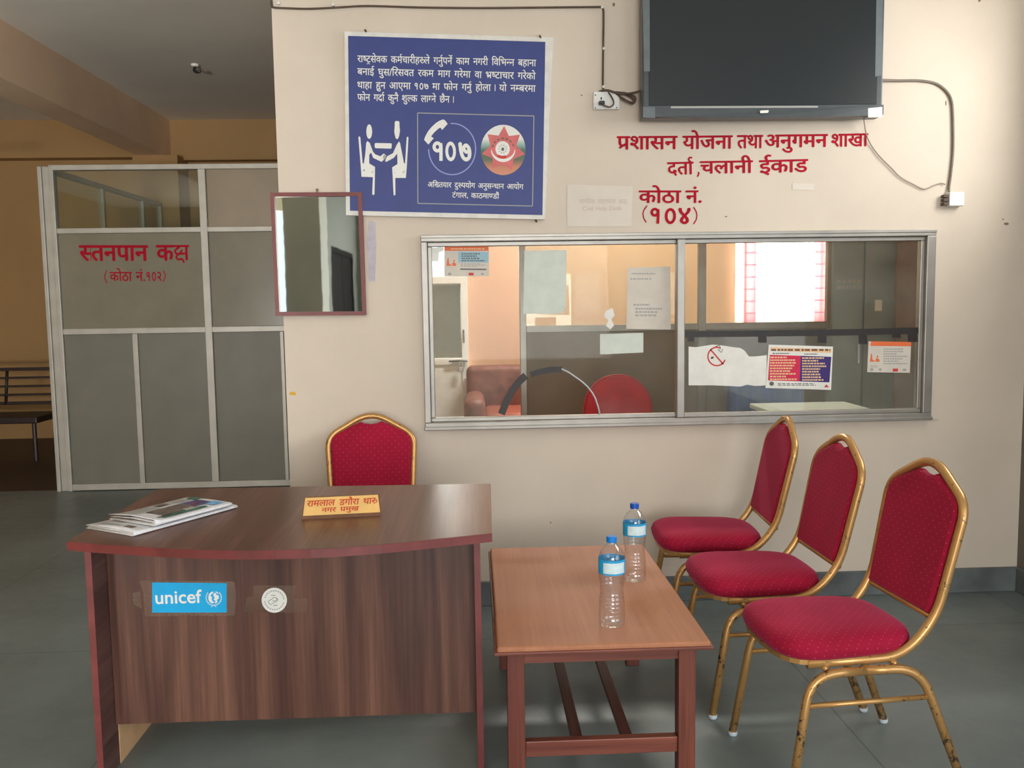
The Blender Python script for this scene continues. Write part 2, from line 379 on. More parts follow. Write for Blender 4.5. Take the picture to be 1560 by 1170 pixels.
def ell(cx, cy, rx, ry, n=28, a0=0, a1=2*PI):
    full = abs(a1-a0-2*PI) < 1e-6
    return [(cx+rx*math.cos(a0+(a1-a0)*k/(n if full else n-1)), cy+ry*math.sin(a0+(a1-a0)*k/(n if full else n-1))) for k in range(n)]
def strokes(lines, w):                                # 2D polylines -> quads
    quads = []
    for L in lines:
        L = [Vector(p).to_2d() for p in L]; L_, R_ = [], []
        for i, p in enumerate(L):
            a = L[max(i-1, 0)]; b = L[min(i+1, len(L)-1)]; d = (b-a).normalized(); nrm = Vector((-d.y, d.x))*w/2
            L_.append(p+nrm); R_.append(p-nrm)
        for i in range(len(L)-1): quads.append((L_[i], L_[i+1], R_[i+1], R_[i]))
    return quads

# ------------------------------------------------------------------ lettering (Devanagari is shaped here by hand)
GC = {}
def raw(ch, off):
    k = (ch, off)
    if k in GC: return GC[k]
    def ev(s, o=0.0):
        cu = bpy.data.curves.new('glyph', 'FONT'); cu.body = s; cu.size = 1000; cu.resolution_u = 3; cu.offset = o
        ob = bpy.data.objects.new('glyph', cu); C.objects.link(ob); bpy.context.view_layer.update()
        me = ob.to_mesh(); vs = [(v.co.x, v.co.y) for v in me.vertices]; fs = [tuple(p.vertices) for p in me.polygons]
        ob.to_mesh_clear(); bpy.data.objects.remove(ob); bpy.data.curves.remove(cu); return vs, fs
    v0, f0 = ev(ch); vs, fs = [], []
    for dx, dy in ([(0, 0)] if not off else [(0, 0), (off, 0), (-off, 0), (0, off*0.7), (0, -off*0.7)]):
        n = len(vs); L = n//max(1, len(v0)); vs += [(x+dx, y+dy, L) for x, y in v0]; fs += [tuple(i+n for i in f) for f in f0]
    if ch == 'ि': adv = 259
    else: adv = max(v[0] for v in ev(ch+'|')[0]) - 168
    GC[k] = (vs, fs, adv); return GC[k]
def half(ch, off):
    k = ('half', ch, off)
    if k in GC: return GC[k]
    vs, fs, adv = raw(ch, off); bm = bmesh.new(); V = [bm.verts.new(p) for p in vs]
    for f in fs:
        try: bm.faces.new([V[i] for i in f])
        except ValueError: pass
    cut = adv - 168
    bmesh.ops.bisect_plane(bm, geom=bm.verts[:]+bm.edges[:]+bm.faces[:], plane_co=(cut, 0, 0), plane_no=(1, 0, 0), clear_outer=True)
    bm.verts.index_update()
    GC[k] = ([tuple(v.co) for v in bm.verts], [tuple(v.index for v in f.verts) for f in bm.faces], cut); bm.free(); return GC[k]
MARKS = set('ािीुूेैोौंँः')
def clusters(s):
    i = 0; out = []
    while i < len(s):
        c = {'pre': [], 'base': s[i], 'marks': [], 'reph': False, 'ra': False}
        if s[i] == 'र' and i+1 < len(s) and s[i+1] == '्': c['reph'] = True; i += 2; c['base'] = s[i]
        while i+1 < len(s) and s[i+1] == '्':
            if c['base'] == 'क' and s[i+2] == 'ष': c['base'] = 'KSH'; i += 2
            elif s[i+2] == 'र': c['ra'] = True; i += 2
            else: c['pre'].append(c['base']); c['base'] = s[i+2]; i += 2
        i += 1
        while i < len(s) and s[i] in MARKS: c['marks'].append(s[i]); i += 1
        out.append(c)
    return out
def layout(s, off=0.0):
    V, Fc, x, lay = [], [], 0.0, [0]
    def put(g, dx, dy=0.0):
        vs, fs = g[0], g[1]; n = len(V)
        V.extend((a+dx, b+dy, l) for a, b, l in vs); Fc.extend(tuple(i+n for i in f) for f in fs)
    def st(lines, w):
        lay[0] = lay[0] % 12 + 1
        for q in strokes(lines, w+off):
            n = len(V); V.extend((p.x, p.y, 5+lay[0]) for p in q); Fc.append((n, n+1, n+2, n+3))
    for c in clusters(s):
        b = c['base']
        if b == ' ': x += 260; continue
        if 'ि' in c['marks']: put(raw('ि', off), x); x += 259
        for h in c['pre']:
            g = half(h, off); put(g, x); x += g[2]
        x0 = x
        if b == '१':
            st([ell(x+215, 465, 120, 128, 20) + [(x+335, 465)]], 84); st([smoothpath([(x+335, 590, 0), (x+345, 420, 0), (x+335, 0, 0)], 4)], 90); x += 551
        elif b == '०':
            st([ell(x+275, 310, 165, 272, 26) + [(x+440, 310)]], 88); x += 551
        elif b == 'KSH':
            st([[(x-8, 590), (x+730, 590)]], 62); st([[(x+600, 620), (x+600, 0)]], 80)
            st([smoothpath([(x+270, 600, 0), (x+262, 530, 0), (x+150, 470, 0), (x+85, 380, 0), (x+130, 285, 0), (x+280, 265, 0), (x+600, 290, 0)], 4)], 58)
            st([smoothpath([(x+420, 440, 0), (x+300, 300, 0), (x+170, 200, 0), (x+130, 110, 0), (x+220, 30, 0), (x+360, 55, 0), (x+440, -20, 0), (x+470, -110, 0)], 4)], 54)
            x += 700
        else:
            g = raw(b, off); put(g, x); x += g[2]
        if c['ra']:
            if b in 'टठडढछ': st([[(x-430, -190), (x-270, -50), (x-110, -190)]], 62)
            else: st([[(x-150, 270), (x-300, 190), (x-470, 60)]], 78)
        for m in c['marks']:
            if m == 'ि': continue
            if b == 'र' and m in 'ुू':
                if m == 'ु': st([smoothpath([(x-90, 300, 0), (x+20, 390, 0), (x+120, 340, 0), (x+100, 240, 0), (x+10, 230, 0)], 4)], 70); x += 110
                else: st([smoothpath([(x-90, 300, 0), (x+30, 380, 0), (x+150, 330, 0), (x+140, 190, 0), (x+20, 70, 0)], 4)], 70); x += 140
                continue
            g = raw(m, off); put(g, x); x += g[2]
        if c['reph']:
            sh = 80 if any(m in 'ेैोौी' for m in c['marks']) else 0
            e = x + sh
            st([smoothpath([(e-110, 620, 0), (e-200, 690, 0), (e-225, 780, 0), (e-150, 850, 0), (e-40, 830, 0)], 4)], 66)
    xs = [p[0] for p in V]
    return V, Fc, min(xs), max(xs)
def write(bm, s, o, right, up, width=None, height=None, off=0.0, lift=(0, 0, 0), slant=0.0):
    """o: left end of the headline; height: headline to foot; width: fitted length"""
    V, Fc, x0, x1 = layout(s, off); sx = width/(x1-x0); sy = (height/622.0) if height else sx
    nr = right.cross(up).normalized()*4e-5
    n = [bm.verts.new(Vector(o) + right*((x-x0 + slant*y)*sx) + up*((y-622)*sy) + nr*l + Vector(lift)) for x, y, l in V]
    for f in Fc:
        try: bm.faces.new([n[i] for i in f])
        except ValueError: pass
def ywrite(bm, s, a, b, hpx, Y, off=0.0, foot=False):  # between two picture points on an upright plane
    A, Bq = PY(*a, Y), PY(*b, Y); r = (Bq-A); w = r.length; r.normalize(); up = Vector((-r.z, 0, r.x)); h = hpx*Y/F
    write(bm, s, A, r, up, w, h, off)
def latin(bm, s, o, right, up, width, off=0.0):
    cu = bpy.data.curves.new('glyph', 'FONT'); cu.body = s; cu.size = 1000; cu.resolution_u = 4; cu.offset = off
    ob = bpy.data.objects.new('glyph', cu); C.objects.link(ob); bpy.context.view_layer.update(); me = ob.to_mesh()
    xs = [v.co.x for v in me.vertices]; k = width/(max(xs)-min(xs)); x0 = min(xs)
    n = [bm.verts.new(Vector(o) + right*((v.co.x-x0)*k) + up*(v.co.y*k)) for v in me.vertices]
    for p in me.polygons: bm.faces.new([n[i] for i in p.vertices])
    ob.to_mesh_clear(); bpy.data.objects.remove(ob); bpy.data.curves.remove(cu)
def dashes(bm, x0, x1, y0, y1, rows, Y, fill=0.75, jag=True):  # rows of print too small to read
    h = (y1-y0)/rows
    for r in range(rows):
        x = x0; end = x1 if not jag else x0 + (x1-x0)*random.uniform(0.55, 1.0)
        while x < end-1:
            w = random.uniform(2.0, 6.0)*(x1-x0)/60; e = min(x+w, end)
            poly(bm, [PY(x, y0+h*r+h*0.2, Y), PY(e, y0+h*r+h*0.2, Y), PY(e, y0+h*r+h*0.75, Y), PY(x, y0+h*r+h*0.75, Y)]); x = e + w*0.3
    return bm

# ------------------------------------------------------------------ the setting
D = 4.08
def struct(name, bm, mat, label=None):
    o = obj(name, bm, mat); o['kind'] = 'structure'
    if label: o['label'] = label
    return o
struct('ground', B(-14, 14, -16, 18, -0.3, -0.12), 'ground')
struct('floor', B(-7.1, 3.6, -4.4, 10.05, -0.1, 0), 'floor')
struct('floor_corridor', B(-7.0, -3.29, 7.02, 9.9, 0, 0.004), 'darkfloor')
struct('ceiling', B(-7.1, 3.6, -4.4, 10.05, 3.4, 3.5), 'ceil')
b = bmesh.new(); box(b, -0.866, -0.235, D, 4.31, 0, 3.4); box(b, 2.19, 3.45, D, 4.31, 0, 3.4)
box(b, -0.235, 2.19, D, 4.31, 0, 0.847); box(b, -0.235, 2.19, D, 4.31, 1.734, 3.4); struct('wall_back', b, 'wall')
struct('trim_1', B(2.143, 2.19, 4.072, 4.20, 0.847, 1.734), 'wall')
b = bmesh.new(); box(b, -0.862, 2.60, 4.062, D, 0, 0.118, 0.004); struct('baseboard_back', b, 'skirt')
b = bmesh.new(); box(b, 2.60, 2.78, 1.3, D, 0, 1.95); box(b, 2.60, 2.78, 1.3, D, 2.75, 3.4); box(b, 2.60, 2.78, 1.3, 2.4, 1.95, 2.75); box(b, 2.60, 2.78, 3.7, D, 1.95, 2.75); box(b, 2.60, 2.78, -4.2, 1.3, 2.5, 3.4); box(b, 2.60, 2.78, -4.2, -2.9, 0, 2.5); struct('wall_right', b, 'rightwall')  # high opening added to let the extra light in
struct('baseboard_right', B(2.585, 2.60, 1.3, 4.06, 0, 0.118, 0.004), 'skirt')
b = bmesh.new(); box(b, -7, -3.19, -4.35, -4.2, 0, 3.4); box(b, -3.19, -1.9, -4.35, -4.2, 2.7, 3.4); box(b, -1.9, -1.5, -4.35, -4.2, 0, 3.4); box(b, -1.5, 2.78, -4.35, -4.2, 2.85, 3.4); box(b, 2.4, 2.78, -4.35, -4.2, 0, 2.85); struct('wall_front', b, 'pale')  # gap on the left added to admit the hall fill
b = bmesh.new(); box(b, -1.75, -1.59, -4.2, -3.74, 0, 3.4); box(b, -1.75, -1.59, -3.74, -1.96, 2.08, 3.4); box(b, -1.75, -1.59, -1.96, -1.75, 0, 3.4); struct('wall_lobby', b, 'lobby')
struct('pillar', B(-1.97, -1.59, -1.75, -1.3, 0, 3.4), 'pillar')
dr = tag(bpy.data.objects.new('door_2', None), kind='structure'); C.objects.link(dr); dr.location = (-1.62, -2.85, 0)
wpart('door_leaf', B(-1.64, -1.60, -2.84, -2.03, 0.01, 2.02), 'doordark', dr); wpart('door_leaf', B(-1.64, -1.60, -3.67, -2.86, 0.01, 2.02), 'doordark', dr)
b = bmesh.new(); box(b, -1.68, -1.585, -3.74, -3.67, 0, 2.08); box(b, -1.68, -1.585, -2.03, -1.96, 0, 2.08); box(b, -1.68, -1.585, -3.67, -2.03, 2.02, 2.08); wpart('door_frame', b, 'doordark', dr)
b = bmesh.new(); tube(b, rounded([(-1.60, -2.9, 0.95), (-1.55, -2.9, 0.95), (-1.55, -2.9, 1.15), (-1.60, -2.9, 1.15)], 0.02), 0.009); wpart('door_handle', b, 'chrome', dr, True)
struct('wall_left', B(-7.1, -7.0, -4.4, 10.0, 0, 3.4), 'yellow')
struct('wall_far', B(-7.0, -0.72, 9.9, 10.05, 0, 3.4), 'yellow')
struct('wall_side', B(-0.866, -0.72, 4.31, 9.9, 0, 3.4), 'yellow')
struct('trim_2', B(-3.47, -3.19, 4.9, 9.9, 3.0, 3.4), 'beam')
struct('trim_3', B(-7.0, -3.47, 9.72, 9.9, 3.01, 3.4), 'yellow')
struct('trim_4', B(-3.19, -0.866, 9.76, 9.9, 2.98, 3.4), 'yellow')
struct('column_far', B(-3.52, -3.06, 9.55, 9.9, 0, 3.0), 'yellow')
struct('trim_5', B(-3.47, -3.19, -4.2, 4.9, 3.0, 3.4), 'beam')
b = bmesh.new(); box(b, -0.72, -0.62, 8.2, 8.35, 0, 3.4); box(b, -0.13, 2.45, 8.2, 8.35, 0, 3.4); box(b, 3.40, 3.45, 8.2, 8.35, 0, 3.4)
box(b, -0.62, -0.13, 8.2, 8.35, 2.15, 3.4); box(b, 2.45, 3.40, 8.2, 8.35, 0, 1.2); box(b, 2.45, 3.40, 8.2, 8.35, 2.35, 3.4); struct('wall_office_far', b, 'orange')
struct('wall_office_right', B(3.45, 3.6, D, 8.35, 0, 3.4), 'orange')

# unseen high window added for light, then service window in the cream wall
w3 = tag(bpy.data.objects.new('added_window', None), kind='structure'); C.objects.link(w3); w3.location = (2.69, 3.05, 1.95)
b = bmesh.new()
for a in ((2.4, 3.7, 1.95, 1.99), (2.4, 3.7, 2.71, 2.75), (2.4, 2.44, 1.99, 2.71), (3.66, 3.7, 1.99, 2.71)): box(b, 2.64, 2.69, a[0], a[1], a[2], a[3], 0.003)
wpart('window_frame', b, 'alu', w3)
w1 = tag(bpy.data.objects.new('window_1', None), kind='structure'); C.objects.link(w1); w1.location = (0.95, D, 0.85)
b = bmesh.new(); X0, X1, Z0, Z1 = -0.235, 2.143, 0.848, 1.733
for a in ((X0, X1, Z0, Z0+0.03), (X0, X1, Z1-0.03, Z1), (X0, X0+0.028, Z0+0.03, Z1-0.03), (X1-0.042, X1, Z0+0.03, Z1-0.03)): box(b, a[0], a[1], 4.055, 4.15, a[2], a[3], 0.003)
box(b, X0-0.004, X1+0.004, 4.048, 4.062, Z0-0.004, Z0+0.012, 0.003); box(b, X0, X1, 4.05, 4.06, Z1-0.014, Z1, 0.002)
wpart('window_frame', b, 'alu', w1)
def sash(x0, x1, y):
    b = bmesh.new()
    for a in ((x0, x1, 0.878, 0.897), (x0, x1, 1.683, 1.703), (x0, x0+0.019, 0.897, 1.683), (x1-0.019, x1, 0.897, 1.683)): box(b, a[0], a[1], y, y+0.03, a[2], a[3], 0.003)
    return b
wpart('sash', sash(-0.207, 0.955, 4.090), 'alu', w1); wpart('sash', sash(0.938, 2.101, 4.076), 'alu', w1)
b = bmesh.new(); box(b, 0.934, 0.971, 4.058, 4.076, 0.878, 1.703, 0.004); wpart('mullion', b, 'alu', w1)
GL = 4.104
hole = [(764, 633), (771, 615), (780, 600), (789, 586), (800, 575), (812, 568), (825, 564), (840, 562), (855, 562), (866, 567), (876, 574), (886, 581), (895, 589), (902, 598), (907, 607), (911, 619), (914, 632)]
hp = [PY(x, y, GL) for x, y in hole]; hp[0].z = hp[-1].z = 0.892
out = [Vector((-0.195, GL, 0.892))] + hp + [Vector((0.94, GL, 0.892)), Vector((0.94, GL, 1.688)), Vector((-0.195, GL, 1.688))]
wpart('pane', prism(bmesh.new(), out, (0, 0.005, 0)), 'glass', w1)
wpart('pane', B(0.95, 2.09, 4.090, 4.095, 0.892, 1.688), 'glass', w1)
b = bmesh.new()                                         # chipped rim of the opening cut in the pane
tube(b, [PY(x, y, GL-0.001) for x, y in hole[8:]], 0.0035, 6); wpart('cut_edge', b, 'rubber', w1, True)

# ------------------------------------------------------------------ things on the glass
LP = 4.1025; RP = 4.0885
def sheet(name, pix, Y, mat, label, cat, group=None, t=0.0008):
    c = PY(sum(p[0] for p in pix)/len(pix), sum(p[1] for p in pix)/len(pix), Y); e = thing(name, c, label, cat, group)
    wpart('sheet', yprism(pix, Y, t), mat, e); return e
def jag(pix, amp=1.2, n=6):
    o = []
    for i, p in enumerate(pix):
        q = pix[(i+1) % len(pix)]
        for k in range(n): o.append((p[0]+(q[0]-p[0])*k/n + random.uniform(-amp, amp), p[1]+(q[1]-p[1])*k/n + random.uniform(-amp, amp)))
    return o
sheet('paper_sheet', [(799, 382), (863, 381), (862, 470), (855, 478), (797, 478)], LP, 'palepaper', 'creased blank pale sheet taped inside the upper left glass', 'paper')
s = sheet('notice_sheet', [(956, 408), (1021, 406), (1022, 502), (954, 501)], LP, 'oldpaper', 'grey printed notice beside the window mullion with a torn top', 'notice')
wpart('print', dashes(bmesh.new(), 962, 1016, 415, 419, 1, LP-0.001), 'palegrey', s); wpart('print', dashes(bmesh.new(), 960, 1014, 423, 427, 1, LP-0.001), 'palegrey', s)
wpart('print', dashes(bmesh.new(), 965, 1000, 462, 467, 1, LP-0.001), 'palegrey', s); wpart('print', dashes(bmesh.new(), 968, 1018, 468, 483, 3, LP-0.001), 'palegrey', s)
sheet('paper_strip', [(914, 509), (980, 507), (980, 537), (914, 540)], LP, 'palepaper', 'blank white strip of paper stuck below the printed notice', 'paper')
sheet('paper_scrap', jag([(922, 474), (933, 469), (936, 480), (932, 486), (935, 496), (930, 502), (924, 497), (927, 488), (920, 482)], 0.8, 2), LP, 'paper', 'small torn white scrap left of the printed notice', 'paper scrap')
sheet('paper_scrap', jag([(655, 377), (676, 377), (676, 382), (669, 384), (667, 398), (657, 398)], 0.6, 3), LP, 'paper', 'white tape scrap in the top left corner of the window', 'paper scrap')
def babyicon(e, x, y, s, Y, mat):
    b = bmesh.new()
    yprism([(x, y), (x+2*s, y-13*s), (x+3.5*s, y-13*s), (x+4.5*s, y-3*s), (x+8*s, y-2*s), (x+8*s, y)], Y, 0.0003, b)
    yprism([(x+9*s, y), (x+10*s, y-5*s), (x+12*s, y-6*s), (x+15*s, y-4*s), (x+16*s, y)], Y, 0.0003, b)
    yprism(ell(x+12.5*s, y-8*s, 1.4*s, 1.8*s, 10), Y, 0.0003, b); wpart('icon', b, mat, e)
s = sheet('poster', [(677, 374), (745, 375), (745, 421), (677, 421)], LP, 'oldpaper', 'small poster with orange band and blue text box in upper left window', 'poster')
wpart('header', yprism([(677, 374), (744, 375), (744, 382), (677, 382)], LP-0.001, 0.0003), 'orangeprint', s)
wpart('print', dashes(bmesh.new(), 687, 738, 377.5, 381, 1, LP-0.0015, jag=False), 'paleorange', s)
wpart('text_box', yprism([(698, 383), (744, 384), (744, 400), (698, 400)], LP-0.001, 0.0003), 'bluegrey', s)
wpart('print', dashes(bmesh.new(), 703, 741, 385, 399, 4, LP-0.0015), 'inkgrey', s)
wpart('print', dashes(bmesh.new(), 702, 741, 401, 407, 3, LP-0.001), 'palegrey', s)
wpart('rule', yprism([(701, 409), (741, 409.5), (741, 411.5), (701, 411)], LP-0.001, 0.0003), 'inkgrey', s)
babyicon(s, 680, 405, 0.95, LP-0.001, 'orangeprint')
b = bmesh.new(); yprism([(714, 415.5), (721.5, 415.5), (721.5, 419.5), (714, 419.5)], LP-0.001, 0.0003, b); wpart('badge', b, 'brick', s)
wpart('badge', yprism(ell(685, 417.3, 2.7, 2, 12), LP-0.001, 0.0003), 'palegrey', s); wpart('badge', yprism(ell(735, 417.3, 2.6, 1.6, 12), LP-0.001, 0.0003), 'palegrey', s)
# right pane
s = sheet('torn_paper', [(1049, 528), (1060, 529), (1085, 525), (1098, 526), (1118, 529), (1128, 530), (1134, 534), (1141, 543), (1150, 543), (1168, 541), (1168, 587), (1150, 588), (1138, 586), (1128, 589), (1110, 588), (1085, 587), (1049, 587)], RP, 'paper', 'torn white paper with a red no-smoking sign on the right glass', 'torn paper')
b = bmesh.new(); ring = ell(1092, 543, 13.5, 14, 22, PI*0.12, PI*1.62)
for q in strokes([ring, [(1082, 532), (1102, 555)]], 2.2): yprism([tuple(p) for p in q], RP-0.001, 0.0003, b)
wpart('prohibition_ring', b, 'brick', s)
wpart('smoke_sketch', yprism([(1083, 544), (1087, 543), (1087, 546), (1083, 547)], RP-0.001, 0.0003), 'inkblack', s)
b = bmesh.new()
for q in strokes([[(1090, 528), (1096, 526), (1098, 531), (1094, 533), (1099, 537), (1101, 532)]], 1.0): yprism([tuple(p) for p in q], RP-0.001, 0.0003, b)
wpart('smoke_sketch', b, 'inkblack', s)
PR = RP - 0.002
s = sheet('poster', [(1171, 525), (1269, 528), (1266, 594), (1166, 591)], PR, 'paper', 'poster with pink and purple columns of white text', 'poster')
wpart('header', yprism([(1174, 529), (1267, 532), (1266, 537.5), (1173, 534.5)], PR-0.001, 0.0003), 'paleorange', s)
wpart('print', dashes(bmesh.new(), 1175, 1265, 530.5, 536, 1, PR-0.0015, jag=False), 'brassdark', s)
wpart('column', yprism([(1172.5, 540.5), (1220, 542), (1218, 581), (1170, 579.5)], PR-0.001, 0.0003), 'magenta', s)
wpart('column', yprism([(1220, 542), (1266.5, 543.5), (1263.5, 582.5), (1218, 581)], PR-0.001, 0.0003), 'purple', s)
wpart('print', dashes(bmesh.new(), 1173, 1215, 542.5, 580, 9, PR-0.0015), 'paleorange', s); wpart('print', dashes(bmesh.new(), 1222, 1262, 543.5, 581, 9, PR-0.0015), 'paleorange', s)
wpart('print', dashes(bmesh.new(), 1177, 1215, 537, 540, 1, PR-0.001), 'inkgrey', s); wpart('print', dashes(bmesh.new(), 1225, 1262, 538, 541, 1, PR-0.001), 'inkgrey', s); wpart('print', dashes(bmesh.new(), 1185, 1248, 583.5, 588, 2, PR-0.001), 'inkgrey', s); wpart('badge', yprism(ell(1175.5, 584.5, 3.6, 3.4, 14), PR-0.001, 0.0003), 'inkgrey', s)
wpart('badge', yprism([(1255, 590), (1259, 585.5), (1263, 590)], PR-0.001, 0.0003), 'brick', s)
s = sheet('poster', [(1323, 520), (1388, 521), (1386, 568), (1321, 567)], PR, 'oldpaper', 'cream poster with orange top band at the right end of the window', 'poster')
wpart('header', yprism([(1327, 520), (1388, 521), (1388, 527.5), (1326, 527)], PR-0.001, 0.0003), 'orangeprint', s)
wpart('print', dashes(bmesh.new(), 1346, 1383, 530, 556, 7, PR-0.001), 'palegrey', s); wpart('print', dashes(bmesh.new(), 1326, 1338, 556.5, 560, 2, PR-0.001), 'palegrey', s)
babyicon(s, 1325, 551, 0.95, PR-0.001, 'orangeprint')
wpart('badge', yprism([(1360, 561.5), (1368, 561.5), (1368, 566), (1360, 566)], PR-0.001, 0.0003), 'brick', s)
wpart('badge', yprism(ell(1328, 563, 2.8, 2.4, 12), PR-0.001, 0.0003), 'palegrey', s); wpart('badge', yprism(ell(1341, 563, 2.2, 2.2, 12), PR-0.001, 0.0003), 'palegrey', s); wpart('badge', yprism(ell(1378, 563.5, 3.4, 2, 12), PR-0.001, 0.0003), 'palegrey', s)
# tape
def tapestrip(lines, w, Y, label):
    bm = bmesh.new()
    for L in lines:
        L = [Vector(p) for p in L]; A, Bq = [], []
        for i, p in enumerate(L):
            a = L[max(i-1, 0)]; c = L[min(i+1, len(L)-1)]; d = (c-a).normalized(); nn = Vector((-d.y, d.x))*w/2
            A.append(p+nn); Bq.append(p-nn)
        yprism([tuple(q) for q in A] + [tuple(q) for q in Bq[::-1]], Y, 0.0012, bm)
    return tag(obj('tape_strip', bm, 'tape'), label, 'tape')
tapestrip([[(764, 631), (771, 612), (781, 594), (791, 581), (801, 572)]], 11, LP-0.001, 'black tape down the left rim of the rounded glass opening')
tapestrip([[(808, 571), (820, 567), (835, 564), (845, 563), (856, 563)]], 9, LP-0.001, 'black tape over the crown of the rounded glass opening')
t = tapestrip([[(1042, 509), (1110, 508.5), (1160, 508), (1230, 507), (1300, 506), (1360, 504.5), (1398, 503.5)]], 9.5, RP-0.001, 'long black tape line with hanging tabs across the right glass')
for x0, x1, y1 in ((1048, 1057, 520), (1155, 1168, 522), (1246, 1259, 522), (1308, 1321, 524), (1359, 1372, 514.5), (1383, 1397, 521)): obj('tab', yprism([(x0, 506), (x1, 506), (x1, y1), (x0, y1)], RP-0.0004, 0.0012), 'tape', t)
film = tag(obj('plastic_film', yprism([(1043, 510), (1397, 506), (1395, 625), (1043, 633)], 4.0895, 0.0004), 'film'), 'clear wrinkled plastic film below the black tape on right glass', 'plastic film')

# ------------------------------------------------------------------ wall writing
WL = D - 0.0015
def yw(lines, off):
    bm = bmesh.new()
    for s_, a, c, h in lines: ywrite(bm, s_, a, c, h, WL, off)
    return bm
Q = lambda x, y: (900+x/3.545, 180+y/3.545)
t = thing('wall_sign', PY(1130, 225, WL), 'two-line red painted office name on the wall under the television', 'painted sign')
wpart('lettering', yw([('प्रशासन', Q(140, 99), Q(470, 97), 19)], 24), 'red', t)
wpart('lettering', yw([('योजना', Q(495, 97), Q(768, 94), 19)], 24), 'red', t)
wpart('lettering', yw([('तथा', Q(790, 93), Q(932, 92), 19), ('अनुगमन', Q(940, 91), Q(1282, 87), 18.5)], 24), 'red', t)
wpart('lettering', yw([('शाखा', Q(1300, 87), Q(1500, 83), 18.5)], 24), 'red', t)
wpart('lettering', yw([('दर्ता', Q(412, 240), Q(556, 236), 18)], 24), 'red', t)
c_ = bmesh.new(); b = yw([('चलानी', Q(588, 234), Q(877, 229), 18)], 24)
for q in strokes([[Q(582, 290), Q(584, 300), Q(576, 316)]], 2.4): poly(c_, [PY(p.x, p.y, WL) for p in q])
wpart('lettering', b, 'red', t); wpart('comma', c_, 'red', t)
wpart('lettering', yw([('ईकाड', Q(908, 229), Q(1175, 222), 18.5)], 24), 'red', t)
t = thing('wall_sign', PY(1020, 315, WL), 'red painted room number on the wall right of the pale paper notice', 'painted sign')
wpart('lettering', yw([('कोठा', Q(258, 392), Q(490, 392), 18), ('नं.', Q(512, 392), Q(600, 391), 18)], 24), 'red', t)
b = yw([('१०४', Q(322, 487), Q(540, 487), 23)], 26)
for q in strokes([[Q(305, 472), Q(288, 495), Q(282, 515), Q(286, 540), Q(300, 563)], [Q(555, 480), Q(570, 505), Q(574, 525), Q(570, 548), Q(555, 572)]], 1.8): poly(b, [PY(p.x, p.y, WL) for p in q])
wpart('lettering', b, 'red', t)
s = sheet('paper_notice', [(864, 281), (964, 284), (962, 345), (864, 345)], D-0.0008, 'wallpaper', 'faded cream paper with pale print beside the red room number', 'notice')
b = bmesh.new(); Z = lambda x, y: (850+x/3.12, y/3.12)
ywrite(b, 'नागरिक', Z(100, 948), Z(178, 948), 6, D-0.0018, 8); ywrite(b, 'सहायता', Z(188, 948), Z(275, 948), 6, D-0.0018, 8); ywrite(b, 'कक्ष', Z(288, 948), Z(330, 948), 6, D-0.0018, 8)
latin(b, 'Civil Help Desk', PY(*Z(118, 1001), D-0.0018), Vector((1, 0, 0)), Vector((0, 0, 1)), (185/3.12)*D/F, 12)
wpart('lettering', b, 'faintred', s)
sheet('paper_remnant', jag([(561, 336), (572, 338), (573, 370), (571, 428), (562, 430), (559, 380)], 0.8, 4), D-0.0008, 'bluepaper', 'faded bluish torn strip on the wall right of the mirror', 'paper scrap')
sheet('paper_remnant', [(1207, 279), (1240, 280), (1240, 290), (1207, 289)], D-0.0008, 'wallpaper', 'tiny paper remnant with a dark mark under the painted sign', 'paper scrap')
b = bmesh.new()
for x, y, rx, ry in ((935, 7, 2, 3), (1492, 1, 2, 2), (1533, 341, 4, 2), (1528, 334, 1.5, 1), (886, 145, 1.5, 1), (985, 100, 1, 1), (1106, 330, 2, 1), (1441, 157, 1, 4), (839, 796, 1, 1.4)):
    yprism(ell(x, y, rx, ry, 8), D-0.0003, 0.0006, b)
tag(obj('wall_marks', b, 'mark'), 'small dark scuffs and plugged holes on the cream wall', 'marks', kind='stuff')
tag(obj('paint_spot', yprism(jag([(440, 598), (450, 597), (451, 602), (441, 602)], 0.8, 3), D, 0.0006), 'yellowmark'), 'small yellow paint spot by the left end of the cream wall', 'paint spot')

# ------------------------------------------------------------------ blue notice board
bo = thing('notice_board', PY(684, 330, D), 'blue anti-bribery notice board with white edge and pictograms', 'notice board')
wpart('panel', yprism([(525.6, 50), (842.6, 59), (829.5, 335), (528, 328.5)], D-0.0015, 0.0205), 'boardwhite', bo)
P1 = D - 0.0222; P2 = D - 0.0232; P3 = D - 0.0238; P4 = D - 0.0244
fc = wpart('printed_face', yprism([(530.3, 54.6), (830.8, 63.8), (826.4, 327.7), (533.2, 321)], P1, 0.0004), 'navy', bo)
K = lambda x, y: (520+x/3.9, 40+y/3.9)
def bline(words, y0, y1, hp=9.2):
    bm = bmesh.new()
    for s_, a, c in words:
        f = lambda x: y0 + (y1-y0)*(x-95)/1063
        ywrite(bm, s_, K(a, f(a)), K(c, f(c)), hp, P2, 12)
    return bm
def whole(s_, x0, x1):                                  # split a line into words by their natural widths
    ws = s_.split(' '); L = []
    for w_ in ws: V, Fc, a, c = layout(w_); L.append(c-a)
    sp = 420; tot = sum(L)+sp*(len(ws)-1); k = (x1-x0)/tot; x = x0; o = []
    for w_, l in zip(ws, L): o.append((w_, x, x+l*k)); x += (l+sp)*k
    return o
